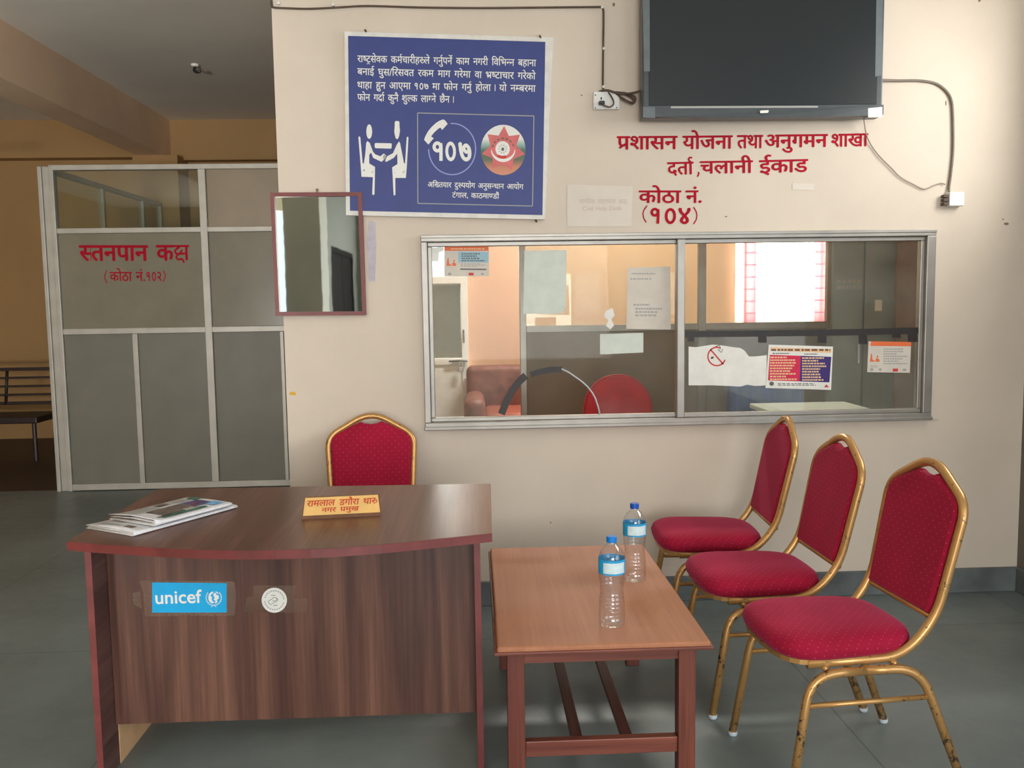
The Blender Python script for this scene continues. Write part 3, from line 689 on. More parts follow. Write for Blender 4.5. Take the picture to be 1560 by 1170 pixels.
for s_, x1, y0, y1 in (('राष्ट्रसेवक कर्मचारीहरूले गर्नुपर्ने काम नगरी विभिन्न बहाना', 1158, 174, 200), ('बनाई घुस/रिसवत रकम माग गरेमा वा भ्रष्टाचार गरेको', 1155, 250, 278),
                       ('थाहा हुन आएमा १०७ मा फोन गर्नु होला । यो नम्बरमा', 1155, 330, 352), ('फोन गर्दा कुनै शुल्क लाग्ने छैन ।', 668, 403, 428)):
    wpart('lettering', bline(whole(s_, 95, x1), y0, y1), 'printwhite', bo)
J = lambda x, y: (540+x/8.36, 170+y/8.36)
b = bmesh.new(); yprism([J(*p) for p in ell(188, 255, 37, 92)], P2, 0.0003, b)
yprism([J(*p) for p in [(165, 375), (195, 400), (235, 510), (265, 545), (330, 570), (372, 535), (405, 560), (385, 605), (345, 640), (240, 590), (212, 522), (188, 550), (188, 660), (262, 705), (256, 1050), (240, 1065), (225, 1050), (235, 835), (90, 830), (78, 665), (50, 330), (60, 312), (75, 330), (105, 660), (120, 660), (137, 550), (150, 400)]], P2, 0.0003, b)
wpart('seated_figure', b, 'printwhite', bo)
b = bmesh.new(); yprism([J(*p) for p in [(514, 130), (530, 120), (556, 120), (572, 130), (575, 200), (580, 240), (570, 310), (555, 345), (542, 352), (525, 338), (510, 280), (508, 240), (512, 200)]], P2, 0.0003, b)
yprism([J(*p) for p in [(568, 380), (580, 400), (632, 660), (645, 655), (665, 330), (675, 318), (688, 330), (668, 680), (655, 845), (520, 845), (522, 1060), (510, 1070), (498, 1060), (488, 860), (480, 710), (548, 668), (545, 535), (500, 590), (405, 640), (390, 630), (415, 570), (490, 530), (540, 420)]], P2, 0.0003, b)
wpart('seated_figure', b, 'printwhite', bo)
wpart('table_bar', yprism([J(*p) for p in [(258, 415), (266, 400), (470, 404), (476, 420), (472, 465), (462, 472), (268, 466), (258, 450)]], P2, 0.0003), 'printwhite', bo)
for tr_ in ([(100, 765), (122, 728), (138, 752)], [(215, 775), (240, 755), (232, 780)], [(505, 785), (525, 765), (515, 785)], [(605, 775), (645, 748), (630, 778)], [(362, 560), (400, 548), (398, 600), (370, 612)]): wpart('shading_mark', yprism([J(*p) for p in tr_], P3, 0.0003), 'palegrey', bo)
H_ = lambda x, y: (630+x/7.31, 160+y/7.31)
b = bmesh.new()
cs = [(45, 88), (1340, 122), (1325, 1125), (48, 1095)]
for i in range(4):
    for q in strokes([[H_(*cs[i]), H_(*cs[(i+1) % 4])]], 1.4): yprism([tuple(p) for p in q], P2, 0.0003, b)
wpart('box_outline', b, 'palegrey', bo)
b = bmesh.new()
yprism([H_(*p) for p in [(330, 160), (352, 172), (380, 210), (318, 278), (300, 250), (275, 265), (230, 305), (195, 350), (225, 370), (165, 440), (118, 388), (130, 350), (160, 295), (200, 245), (250, 200), (290, 175)]], P3, 0.0003, b)
wpart('handset', b, 'printwhite', bo)
b = bmesh.new()
for q in strokes([[H_(*p) for p in ell(430, 490, 262, 285, 60, -PI*0.52, PI*1.0)]], 1.8): poly(b, [PY(p.x, p.y, P2) for p in q])
wpart('dial_circle', b, 'lilac', bo)
b = bmesh.new()
for s_, a, c, ty, h in (('१', 210, 322, 402, 205*0.875), ('०', 352, 470, 405, 0), ('७', 497, 642, 408, 0)):
    V, Fc, x0, x1 = layout(s_, 34); ys = [v[1] for v in V]; A = PY(*H_(a, ty+3), P2); Bq = PY(*H_(c, ty+3), P2); k = (Bq-A).length/(x1-x0); hh = 208/7.31*D/F/(max(ys)-min(ys))
    n = [b.verts.new(A + Vector(((x-x0)*k, -0.0004-4e-5*l, (y-max(ys))*hh))) for x, y, l in V]
    for f in Fc: b.faces.new([n[i] for i in f])
wpart('numerals', b, 'printwhite', bo)
em = wpart('emblem', yprism([H_(*p) for p in ell(998, 500, 250, 280, 40)], P2, 0.0003), 'emblem', bo)
st = []
for i, (x, y) in enumerate([(1010, 230), (1185, 330), (1240, 548), (1095, 720), (880, 705), (760, 545), (825, 325)]):
    st.append((x, y)); q = [(1010, 230), (1185, 330), (1240, 548), (1095, 720), (880, 705), (760, 545), (825, 325)][(i+1) % 7]
    mx, my = (x+q[0])/2-1000, (y+q[1])/2-495; l = math.hypot(mx, my); st.append((1000+mx/l*150, 495+my/l*165))
wpart('star', yprism([H_(*p) for p in st], P3, 0.0003), 'star', em)
b = bmesh.new()
for k in range(7):
    a0 = PI*(1.05+0.13*k)
    for q in strokes([[H_(*p) for p in ell(998, 490, 120, 118, 5, a0, a0+0.26)]], 2.6): poly(b, [PY(p.x, p.y, P4) for p in q])
wpart('ring_print', b, 'brassdark', em)
b = bmesh.new(); yprism([H_(*p) for p in ell(992, 490, 80, 88, 24)], P4, 0.0003, b)
yprism([H_(*p) for p in ell(998, 500, 135, 135, 20, PI*0.02, PI*0.98) + ell(998, 485, 128, 115, 20, PI*0.98, PI*0.02)], P4, 0.0003, b); wpart('seal', b, 'printwhite', em)
b = bmesh.new(); yprism([H_(*p) for p in ell(993, 492, 17, 20, 12)], P4-0.0005, 0.0003, b)
for k in range(10):
    a0 = k*PI/5
    for q in strokes([[H_(993+math.cos(a0)*30, 490+math.sin(a0)*32), H_(993+math.cos(a0)*52, 490+math.sin(a0)*56)]], 0.7): poly(b, [PY(p.x, p.y, P4-0.0005) for p in q])
wpart('hub', b, 'inkgrey', em)
wpart('ribbon', yprism([H_(*p) for p in [(930, 550), (985, 565), (1035, 560), (1030, 592), (985, 598), (940, 580)]], P4-0.0005, 0.0003), 'brick', em)
def caption(s_, x0, y0, x1, y1, h):
    bm = bmesh.new()
    for w_, a, c in whole(s_, x0, x1):
        f = lambda x: y0+(y1-y0)*(x-x0)/(x1-x0); ywrite(bm, w_, H_(a, f(a)), H_(c, f(c)), h, P2, 12)
    return bm
wpart('lettering', caption('अख्तियार दुरुपयोग अनुसन्धान आयोग', 158, 858, 1225, 885, 7.2), 'printwhite', bo)
wpart('lettering', caption('टंगाल, काठमाण्डौं', 430, 975, 955, 990, 7.2), 'printwhite', bo)
for x, y in ((556, 46), (822, 55), (816, 336)): wpart('nail', tube(bmesh.new(), [PY(x, y, D-0.004), PY(x+0.5, y-0.5, D-0.02), PY(x+1.5, y+2, D-0.028)], 0.004, 6), 'dark', bo)

# ------------------------------------------------------------------ mirror
mi = thing('wall_mirror', PY(488, 481, D-0.02), 'small mirror in a maroon wooden frame on the wall left of the window', 'mirror')
oc = [(413.5, 294.5), (552.5, 293.5), (558.5, 480), (421.5, 481)]; ic = [(419.5, 300.5), (546, 299.8), (553, 474.3), (427.5, 475)]
for i in range(4):
    j = (i+1) % 4
    wpart('frame_bar', yprism([oc[i], oc[j], ic[j], ic[i]], D-0.002, 0.026), 'mirrorframe', mi)
wpart('mirror_glass', yprism([(418.5, 299.5), (547, 299), (554, 475.3), (426.5, 476)], D-0.012, 0.002), 'mirror', mi)
b = bmesh.new(); tube(b, [PY(483, 289, D), PY(483, 289, D-0.02)], 0.006, 8); tube(b, [PY(483, 289, D-0.012), PY(483, 295, D-0.012)], 0.003, 6); wpart('nail', b, 'mark', mi)

# ------------------------------------------------------------------ television
tv = thing('television', (1.29, 3.98, 2.2), 'large dark flat screen television high on the cream wall', 'television')
x0, x1, z0, z1 = 0.756, 1.828, 2.218, 2.87
b = B(x0, x1, 3.955, 4.03, z0+0.005, z1, 0.008); wpart('casing', b, 'bezel', tv)
wpart('screen', B(x0+0.028, x1-0.030, 3.949, 3.957, z0+0.058, z1-0.028), 'screen', tv)
b = bmesh.new(); pr = []
for k in range(13):
    u = k/12; pr.append((x0+(x1-x0)*u, 3.945 - 0.006*math.sin(PI*u), z0+0.012-0.012*math.sin(PI*u)**0.6))
prism(b, [Vector(p) for p in pr] + [Vector((x1, 3.945, z0+0.054)), Vector((x0, 3.945, z0+0.054))], (0, 0.03, 0)); bar = wpart('speaker_bar', b, 'bezel', tv)
wpart('logo', yprism([(1157.5, 170), (1159, 168.3), (1171, 168), (1170, 172), (1158, 172.6)], 3.938, 0.002), 'paper', bar)
wpart('sticker', yprism([(1322.5, 165), (1344, 163), (1344, 178.5), (1322.5, 179)], 3.944, 0.001), 'paper', tv)
wpart('grille_line', yprism([(1022, 162), (1246, 161.5), (1246, 164), (1022, 165)], 3.944, 0.001), 'palegrey', tv)
wpart('tape_edge', yprism([(979, 0), (989.5, 0), (990, 109), (981, 109)], 3.949, 0.001), 'bezelgrey', tv); wpart('tape_edge', yprism([(979.5, 163), (998, 163), (998, 180), (979.5, 179)], 3.938, 0.001), 'bezelgrey', tv)
b = bmesh.new(); yprism([(1335, 0), (1345, 0), (1343, 115), (1333, 117)], 3.949, 0.001, b); wpart('tape_edge', b, 'bezelgrey', tv)
wpart('wall_mount', B(1.1, 1.5, 4.03, 4.08, 2.4, 2.75), 'black', tv)

# ------------------------------------------------------------------ sockets and cables
so = thing('wall_socket', PY(923, 168, D), 'white wall socket with a black plug left of the television', 'socket')
wpart('plate', B(*(lambda a, c: (a.x, c.x, D-0.022, D, c.z, a.z))(PY(903, 141, D), PY(943, 168, D)), 0.004), 'socket', so)
for x, y in ((907, 164.5), (939.5, 164), (940, 144.5), (907, 145)): wpart('screw', yprism(ell(x, y, 1.1, 1.1, 8), D-0.022, 0.002), 'inkgrey', so)
c = PY(916, 158, D-0.022); b = bmesh.new(); box(b, c.x-0.013, c.x+0.013, D-0.05, D-0.022, c.z-0.008, c.z+0.008, 0.004)
yprism(ell(916, 150, 1.2, 2.2, 8), D-0.022, 0.002, b); plug = wpart('plug', b, 'black', so)
b = bmesh.new(); tube(b, smoothpath([PY(918, 159, D-0.045), PY(928, 163, D-0.05), PY(935, 158, D-0.045), PY(932, 148, D-0.035), PY(925, 139, D-0.015)]), 0.0035, 6); wpart('plug_lead', b, 'dark', plug)
b = bmesh.new(); tube(b, smoothpath([PY(413.6, 0, D-0.007), PY(414.2, 8, D-0.007), PY(417, 11.2, D-0.0085), PY(440, 12.5, D-0.0085), PY(470, 13.3, D-0.0085), PY(510, 11.5, D-0.0085), PY(560, 9, D-0.0085), PY(630, 11, D-0.0085), PY(700, 12, D-0.0085), PY(760, 12, D-0.0085), PY(905, 10.5, D-0.0085), PY(916, 10.5, D-0.0085), PY(919, 14, D-0.0085), PY(919.6, 30, D-0.0085), PY(919, 75, D-0.0085), PY(918.6, 132, D-0.0085), PY(920, 140, D-0.012)], 5), 0.0048, 6)
cb = tag(obj('electric_cable', b, 'dark', smooth=True), 'brown cable running along the wall top and down to the socket', 'cable')
for x, y in ((425, 6), (508, 8), (917, 12), (919.5, 75), (919, 133)):
    p = PY(x, y, D); obj('cable_clip', B(p.x-0.006, p.x+0.006, D-0.014, D-0.001, p.z-0.006, p.z+0.006, 0.002), 'socket', cb)
b = bmesh.new(); A = PY(912, 140, D-0.012)
tube(b, smoothpath([A, PY(925, 137.5, D-0.03), PY(945, 143, D-0.03), PY(962, 142, D-0.04), PY(978, 138, D-0.06)]), 0.005, 6)
for k in range(4):
    tube(b, smoothpath([PY(936, 140, D-0.02), PY(948+k, 149+k, D-0.02-0.006*k), PY(962+k, 156+k*0.6, D-0.03), PY(965+k, 151-k, D-0.03), PY(955, 145-k, D-0.025-0.004*k), PY(938, 140, D-0.02)]), 0.0035, 6)
tag(obj('coiled_lead', b, 'dark', smooth=True), 'coiled brown lead looped from the socket behind the television', 'cable')
s2 = thing('switch_box', PY(1449, 316, D), 'small white junction box at the end of the grey wall cable', 'junction box')
wpart('casing', B(*(lambda a, c: (a.x, c.x, D-0.04, D, c.z, a.z))(PY(1440, 294, D), PY(1462, 315, D)), 0.004), 'socket', s2)
c = PY(1438, 305, D-0.02)
for k in (-1, 0, 1): wpart('connector', B(c.x-0.008, c.x+0.012, D-0.036, D-0.006, c.z+k*0.018-0.007, c.z+k*0.018+0.006, 0.002), 'dark', s2)
b = bmesh.new(); tube(b, smoothpath([PY(1340, 122, D-0.03), PY(1370, 123, D-0.0085), PY(1400, 123, D-0.0085), PY(1425, 127, D-0.0085), PY(1442, 139, D-0.0085), PY(1450, 155, D-0.0085), PY(1452, 185, D-0.0085), PY(1452, 230, D-0.0085), PY(1449, 262, D-0.0085), PY(1446, 285, D-0.01), PY(1446, 295, D-0.02)], 5), 0.006, 6)
tag(obj('television_cable', b, 'wiregrey', smooth=True), 'grey cable curving from the television side down to the junction box', 'cable')
b = bmesh.new(); tube(b, smoothpath([PY(1316, 182, D-0.06), PY(1320, 205, D-0.02), PY(1328, 222, D-0.0085), PY(1340, 238, D-0.0085), PY(1358, 256, D-0.0085), PY(1372, 270, D-0.0085), PY(1392, 281, D-0.0085), PY(1408, 288, D-0.0085), PY(1424, 282, D-0.0085), PY(1434, 279, D-0.0085), PY(1440, 281, D-0.0085)], 5), 0.0028, 6)
tag(obj('thin_wire', b, 'thinwire', smooth=True), 'thin wire drooping from under the television to the junction box', 'wire')

# ------------------------------------------------------------------ banquet chairs
def make_chair(loc, rz, label):
    t = thing('banquet_chair', loc, label, 'chair', 'red banquet chairs with gold frames', rz)
    def bx(z): return 0.188 + (z-0.50)*0.215
    bm = bmesh.new(); n = 28                              # cushioned seat
    def ring(ins, z):
        r = []
        for k in range(n):
            a = 2*PI*k/n; c, s = math.cos(a), math.sin(a); e = 0.55
            x = math.copysign(abs(c)**e, c); y = math.copysign(abs(s)**e, s)
            hw = 0.205 - 0.028*(x+1)/2
            r.append(bm.verts.new((-0.06 + x*(0.215-ins), y*(hw-ins), z)))
        return r
    rs = [ring(i, z) for i, z in ((0.012, 0.408), (0.0, 0.420), (-0.004, 0.440), (0.004, 0.458), (0.022, 0.470), (0.06, 0.478), (0.12, 0.482))]
    for A, Bq in zip(rs, rs[1:]):
        for k in range(n): bm.faces.new((A[k], A[(k+1) % n], Bq[(k+1) % n], Bq[k]))
    bm.faces.new(rs[0][::-1]); bm.faces.new(rs[-1]); obj('seat', bm, 'velvet_seat', t, True)
    bm = bmesh.new()                                      # gold pan under the seat
    pr = []
    for k in range(n):
        a = 2*PI*k/n; c, s = math.cos(a), math.sin(a); x = math.copysign(abs(c)**0.55, c); y = math.copysign(abs(s)**0.55, s)
        pr.append((-0.06 + x*0.208, y*(0.198-0.028*(x+1)/2), 0.396))
    prism(bm, pr, (0, 0, 0.014)); obj('seat_pan', bm, 'gold', t)
    half_ = [(-0.165, 0.512), (-0.17, 0.60), (-0.176, 0.70), (-0.180, 0.80), (-0.176, 0.826), (-0.160, 0.846), (-0.130, 0.862), (-0.06, 0.893), (-0.045, 0.898), (-0.025, 0.890)]
    ol = half_ + [(0.0, 0.887)] + [(-y, z) for y, z in half_[::-1]]
    bm = bmesh.new(); L = []
    for x, k in ((-0.020, 0.93), (-0.014, 0.985), (-0.006, 1.0), (0.006, 1.0), (0.014, 0.985), (0.020, 0.93)):
        L.append([bm.verts.new((bx(z)+x, y*k, 0.70+(z-0.70)*(1-(1-k)*0.85))) for y, z in ol])
    m = len(ol)
    for A, Bq in zip(L, L[1:]):
        for k in range(m): bm.faces.new((A[k], A[(k+1) % m], Bq[(k+1) % m], Bq[k]))
    bm.faces.new(L[0]); bm.faces.new(L[-1][::-1]); obj('backrest', bm, 'velvet_back', t)
    S = lambda y: [(-0.20, y*0.175, 0.398), (0.09, y*0.172, 0.398), (bx(0.50), y*0.176, 0.505), (bx(0.835), y*0.194, 0.835)]
    p = S(-1) + [(bx(0.945), 0, 0.945)] + S(1)[::-1]
    bm = bmesh.new(); tube(bm, rounded(p, [0, 0.08, 0.10, 0.055, 0.085, 0.055, 0.10, 0.08, 0], 7), 0.0135, 12, squash=1.0, groove=0.07)
    obj('back_frame', bm, 'gold', t, True)
    bm = bmesh.new(); tube(bm, [(bx(0.505), -0.172, 0.503), (bx(0.505), 0.172, 0.503)], 0.010, 8); obj('crossbar', bm, 'gold', t, True)
    for s in (-1, 1):
        A = rounded([(-0.262, s*0.212, 0.012), (-0.20, s*0.196, 0.372), (-0.035, s*0.192, 0.374)], [0, 0.085, 0], 8)
        Bq = rounded([(0.268, s*0.212, 0.012), (0.13, s*0.196, 0.372), (-0.035, s*0.192, 0.374)], [0, 0.085, 0], 8)
        for path, nm in ((A, 'leg'), (Bq, 'leg')):
            bm = bmesh.new(); tube(bm, path, 0.013, 12, groove=0.07); lg = obj('leg', bm, 'goldleg', t, True)
            bm = bmesh.new(); q = path[0]; lathe(bm, [(0.001, 0.0), (0.013, 0.0), (0.015, 0.004), (0.015, 0.014), (0.001, 0.016)], 12, q.x, q.y); obj('leg_glide', bm, 'rubber', lg, True)
        bm = bmesh.new(); tube(bm, [(-0.215, s*0.199, 0.285), (0.165, s*0.199, 0.285)], 0.008, 8); obj('side_stretcher', bm, 'goldleg', t, True)
    for x in (-0.15, 0.06): obj('seat_brace', tube(bmesh.new(), [(x, -0.19, 0.385), (x, 0.19, 0.385)], 0.009, 8), 'gold', t, True)
    return t
def copy_tree(o, parent=None):
    c = o.copy(); C.objects.link(c)
    if parent: c.parent = parent
    for ch in list(o.children): copy_tree(ch, c)
    return c
R_ = math.radians
ch = make_chair((1.104, 2.575, 0), R_(5.4), 'red velvet gold-framed chair nearest the camera, rightmost of the row')
for loc, rz, lb in (((1.046, 3.10, 0), 1.5, 'middle of three red gold-framed chairs, right of the coffee table'), ((1.02, 3.64, 0), -3.0, 'red gold-framed chair in the row closest to the wall under the window'),
                    ((-0.458, 3.725, 0), 93.5, 'red gold-framed chair behind the desk, only its back showing')):
    c = copy_tree(ch); c.location = loc; c.rotation_euler = (0, 0, R_(rz)); c['label'] = lb

# ------------------------------------------------------------------ desk
dk = thing('desk', (-0.57, 2.9, 0), 'dark walnut laminate desk with a curved front and maroon edge', 'desk')
fr = [(-1.186, 2.556), (-1.08, 2.518), (-0.977, 2.487), (-0.87, 2.456), (-0.778, 2.433), (-0.66, 2.413), (-0.556, 2.406), (-0.46, 2.408), (-0.379, 2.416), (-0.27, 2.436), (-0.165, 2.464), (-0.06, 2.496), (0.040, 2.526)]
wpart('desktop', prism(bmesh.new(), [(x, y, 0.735) for x, y in fr] + [(0.046, 3.232, 0.735), (-1.176, 3.276, 0.735)], (0, 0, 0.025)), 'walnut_t', dk)
b = bmesh.new()
for (x, y), (u, v) in zip(fr, fr[1:]): prism(b, [(x, y, 0.7345), (u, v, 0.7345), (u, v-0.003, 0.7345), (x, y-0.003, 0.7345)], (0, 0, 0.0248))
prism(b, [(0.040, 2.523, 0.7345), (0.049, 3.232, 0.7345), (0.046, 3.232, 0.7345), (0.037, 2.526, 0.7345)], (0, 0, 0.0248)); wpart('edge_band', b, 'wood_red', dk)
sp = wpart('side_panel', B(-1.158, -1.139, 2.602, 3.24, 0, 0.735), 'walnut_d', dk)
wpart('edge_band', B(-1.158, -1.139, 2.599, 2.602, 0, 0.735), 'wood_red', sp); wpart('lining', B(-1.139, -1.1375, 2.719, 3.235, 0, 0.7), 'tan', sp)
sp = wpart('side_panel', B(-0.014, 0.005, 2.602, 3.2, 0, 0.735), 'walnut_d', dk); wpart('edge_band', B(-0.014, 0.005, 2.599, 2.602, 0, 0.735), 'wood_red', sp)
wpart('front_panel', B(-1.1375, -0.014, 2.70, 2.718, 0.137, 0.735), 'walnut_v', dk)
FP = 2.6995
b = bmesh.new(); yprism([(213, 884), (357, 886), (360, 908), (358, 938), (221, 939), (219, 905)], FP, 0.0003, b); yprism([(202, 903), (214, 901), (216, 928), (204, 921)], FP, 0.0003, b)
s = wpart('sticker', yprism([(231.7, 887.3), (345.2, 888.5), (345.2, 933), (231.9, 933.2)], FP-0.0006, 0.0003), 'cyan', dk); s['label'] = 'blue rectangular sticker with white lettering and globe emblem'
wpart('clear_tape', b, 'tapeclear', s)
b = bmesh.new(); T = lambda x, y: (190+x/5.2, 860+y/5.2); k = FP-0.0014
latin(b, 'unicef', PY(*T(245, 312), k), Vector((1, 0, 0)), Vector((0, 0, 1)), (367/5.2)*k/F, 14); wpart('lettering', b, 'printwhite', s)
b = bmesh.new(); E = lambda x, y: PY(*T(705+x, 263+y), k)
poly(b, [E(x, y) for x, y in [(-42, -8), (-36, -30), (-18, -46), (0, -50), (-6, -36), (-20, -26), (-24, -12), (-10, -2), (-18, 12), (-8, 28), (6, 36), (-14, 46), (-32, 34), (-42, 14)]])
poly(b, [E(x, y) for x, y in [(0, -34), (14, -40), (22, -28), (18, -18), (34, -22), (42, -6), (38, 10), (24, 18), (26, 30), (10, 24), (-2, 14), (8, 4), (4, -8), (-4, -16)]])
poly(b, [E(x, y) for x, y in [(12, 30), (34, 22), (24, 40), (6, 46)]]); poly(b, [E(x, y) for x, y in [(8, -52), (28, -46), (40, -32), (30, -34), (18, -44)]])
for sg in (-1, 1):
    for j in range(8):
        a = PI/2 - sg*(0.25+0.28*j); cx, cy = 60*math.cos(a), 60*math.sin(a); d = a - sg*(PI/2 - 0.5)
        ax, ay = math.cos(d)*12, math.sin(d)*12; px, py = -math.sin(d)*3.6, math.cos(d)*3.6
        poly(b, [E(cx-ax, cy-ay), E(cx+px, cy+py), E(cx+ax, cy+ay), E(cx-px, cy-py)])
for q in strokes([[(-20, 74), (0, 58)], [(20, 74), (0, 58)]], 4): poly(b, [E(p.x, p.y) for p in q])
wpart('globe_emblem', b, 'printwhite', s)
s = wpart('sticker', yprism(ell(417.9, 914.4, 19.3, 19, 36), FP-0.0006, 0.0003), 'paper', dk); s['label'] = 'round white sticker with a grey hand drawing'
b = bmesh.new(); yprism([(386, 892), (451, 892), (449, 912), (468, 912), (469, 934), (372, 932), (376, 910), (385, 909)], FP, 0.0003, b); wpart('clear_tape', b, 'tapeclear', s)
b = bmesh.new()
for j in range(26):
    if j in (0, 13): continue
    a = 2*PI*j/26; L = ell(417.9, 914.4, 14.6, 14.4, 3, a, a+0.15)
    for q in strokes([L], 2.0): poly(b, [PY(p.x, p.y, FP-0.0014) for p in q])
wpart('ring_print', b, 'palegrey', s)
b = bmesh.new(); U = lambda x, y: T(x, y)
for q in strokes([[U(p[0], p[1]) for p in smoothpath([(1145, 310, 0), (1140, 290, 0), (1165, 275, 0), (1180, 262, 0), (1200, 265, 0), (1205, 280, 0), (1185, 290, 0), (1170, 285, 0)], 3) ] , [U(1145, 310), U(1160, 318), U(1175, 305), U(1205, 292), U(1215, 278), U(1200, 262)]], 0.8): poly(b, [PY(p.x, p.y, FP-0.0014) for p in q])
dashes(b, *(U(1160, 243)[0], U(1200, 243)[0], U(0, 240)[1], U(0, 250)[1]), 1, FP-0.0014, jag=False); dashes(b, *(U(1178, 0)[0], U(1212, 0)[0], U(0, 318)[1], U(0, 330)[1]), 1, FP-0.0014, jag=False)
wpart('hand_drawing', b, 'inkgrey', s)

# nameplate
A = PZ(459, 791.5, 0.76); Bq = PZ(580.5, 785.5, 0.76); Tl = PY(463.5, 757, A.y+0.035); Tr = PY(578, 752.5, Bq.y+0.035)
npl = thing('desk_nameplate', (A+Bq)/2, 'golden desk nameplate with red lettering standing on the walnut desk', 'nameplate')
dr_ = (Bq-A).normalized(); back = Vector((-dr_.y, dr_.x, 0))
b = bmesh.new(); la = [A, Tl, Tl+back*0.008, A+back*0.075]; ra = [Bq, Tr, Tr+back*0.008, Bq+back*0.075]
V = [[b.verts.new(p) for p in q] for q in (la, ra)]
for i in range(4): b.faces.new((V[0][i], V[0][(i+1) % 4], V[1][(i+1) % 4], V[1][i]))
b.faces.new(V[0]); b.faces.new(V[1][::-1]); wpart('stand', b, 'brassdark', npl)
up = (Tl-A); right = dr_; nrm = right.cross(up).normalized(); nrm = nrm if nrm.y < 0 else -nrm
f0 = A+up*0.14+right*0.004; W_ = (Bq-A).length
b = bmesh.new(); prism(b, [A+up*0.15+right*0.004, A+up*0.15+right*(W_-0.004), Tl+right*((Tr-Tl).length-0.004)-up*0.06, Tl+right*0.004-up*0.06], nrm*0.002); wpart('face_plate', b, 'brass', npl)
b = bmesh.new(); lf = nrm*0.003; un = up.normalized()
G = lambda fx, fy: A + right*(W_*fx) + up*fy
for w_, a, c in whole('रामलाल डगौरा थारू', 0.045, 0.935): write(b, w_, G(a, 0.80)+lf, right, un, W_*(c-a), up.length*0.255, 16)
wpart('lettering', b, 'redink', npl)
b = bmesh.new()
for w_, a, c in whole('नगर प्रमुख', 0.24, 0.71): write(b, w_, G(a, 0.455)+lf, right, un, W_*(c-a), up.length*0.185, 16)
wpart('lettering', b, 'redink', npl)

# newspapers
def newspaper(o, ang, L, W, z, th, label, pics, curl):
    t = thing('newspaper', (o[0], o[1], z), label, 'newspaper', None, ang)       # local x: along the fold, y: towards the back
    for k in range(2):
        bm = bmesh.new(); prof = []; h = th*(0.96 - 0.36*k); y0 = 0.004*k
        prof = [(W-0.012*k, 0.0+0.0012*k), (0.02+y0, 0.0008+0.0012*k)] + [(0.012+y0+0.012*math.cos(a), h/2+0.5*h*math.sin(a)) for a in [(-PI/2 - PI*q/8) for q in range(9)]] + [(0.02+y0, h), (W*0.5, h*1.1), (W-0.008*k, h*0.75)]
        prof2 = [(y, zz-0.0011) for y, zz in prof[::-1]]
        rings = []
        for i in range(13):
            x = L*i/12; cz = curl*max(0, (1-i/3.0))**2
            rings.append([(x, y, zz + (cz*(zz/th) if zz > th*0.4 else 0)) for y, zz in prof])
        VV = [[bm.verts.new(p) for p in r] for r in rings]
        for a_, c_ in zip(VV, VV[1:]):
            for i in range(len(prof)-1): bm.faces.new((a_[i], a_[i+1], c_[i+1], c_[i]))
        o_ = obj('folded_sheet', bm, 'news' if k else 'newsedge', t, True)
        sm = o_.modifiers.new('thick', 'SOLIDIFY'); sm.thickness = 0.0012
    def topz(y): return th*(0.96 + 0.14*(y/(W*0.5)) if y < W*0.5 else 0.96*1.1 - 0.30*(y-W*0.5)/(W*0.5)) + 0.0022
    for nm, mt, x0, x1, y0, y1 in pics:
        bm = bmesh.new(); ny = 5; VV = []
        for j in range(ny+1):
            y = y0+(y1-y0)*j/ny; VV.append([bm.verts.new((x, y, topz(y))) for x in (x0, x1)])
        for a_, c_ in zip(VV, VV[1:]): bm.faces.new((a_[0], a_[1], c_[1], c_[0]))
        obj(nm, bm, mt, t)
ang = math.atan2(0.254, 0.158)
newspaper((-1.006, 2.586), ang, 0.40, 0.222, 0.7605, 0.011, 'lower folded newspaper sticking out at the left on the desk', [*[('print_block', 'palegrey', 0.008, 0.045, 0.10+0.009*k, 0.1032+0.009*k) for k in range(11)], ('print_block', 'palegrey', 0.325, 0.335, 0.11, 0.21), ('picture', 'picbrown', 0.03, 0.05, 0.05, 0.09)], 0.004)
newspaper((-0.962, 2.640), ang, 0.30, 0.215, 0.7755, 0.012, 'upper folded newspaper with colour pictures lying on another paper', [('headline', 'inkgrey', 0.012, 0.10, 0.035, 0.048), ('picture', 'picgreen', 0.05, 0.22, 0.022, 0.045), ('picture', 'picbrown', 0.07, 0.20, 0.050, 0.135), ('picture', 'picpurple', 0.20, 0.27, 0.060, 0.135), ('picture', 'picorange', 0.205, 0.235, 0.07, 0.10), ('picture', 'picblue', 0.24, 0.285, 0.022, 0.065), ('picture', 'picgreen', 0.27, 0.298, 0.14, 0.19), *[('print_block', 'palegrey', 0.02+0.013*(k%2), 0.13+0.01*(k%3), 0.142+0.008*k, 0.1448+0.008*k) for k in range(8)], *[('print_block', 'palegrey', 0.205, 0.26, 0.146+0.008*k, 0.1485+0.008*k) for k in range(7)], ('picture', 'picbrown', 0.15, 0.19, 0.17, 0.20), ('picture', 'paper', 0.15, 0.19, 0.04, 0.065)], 0.010)

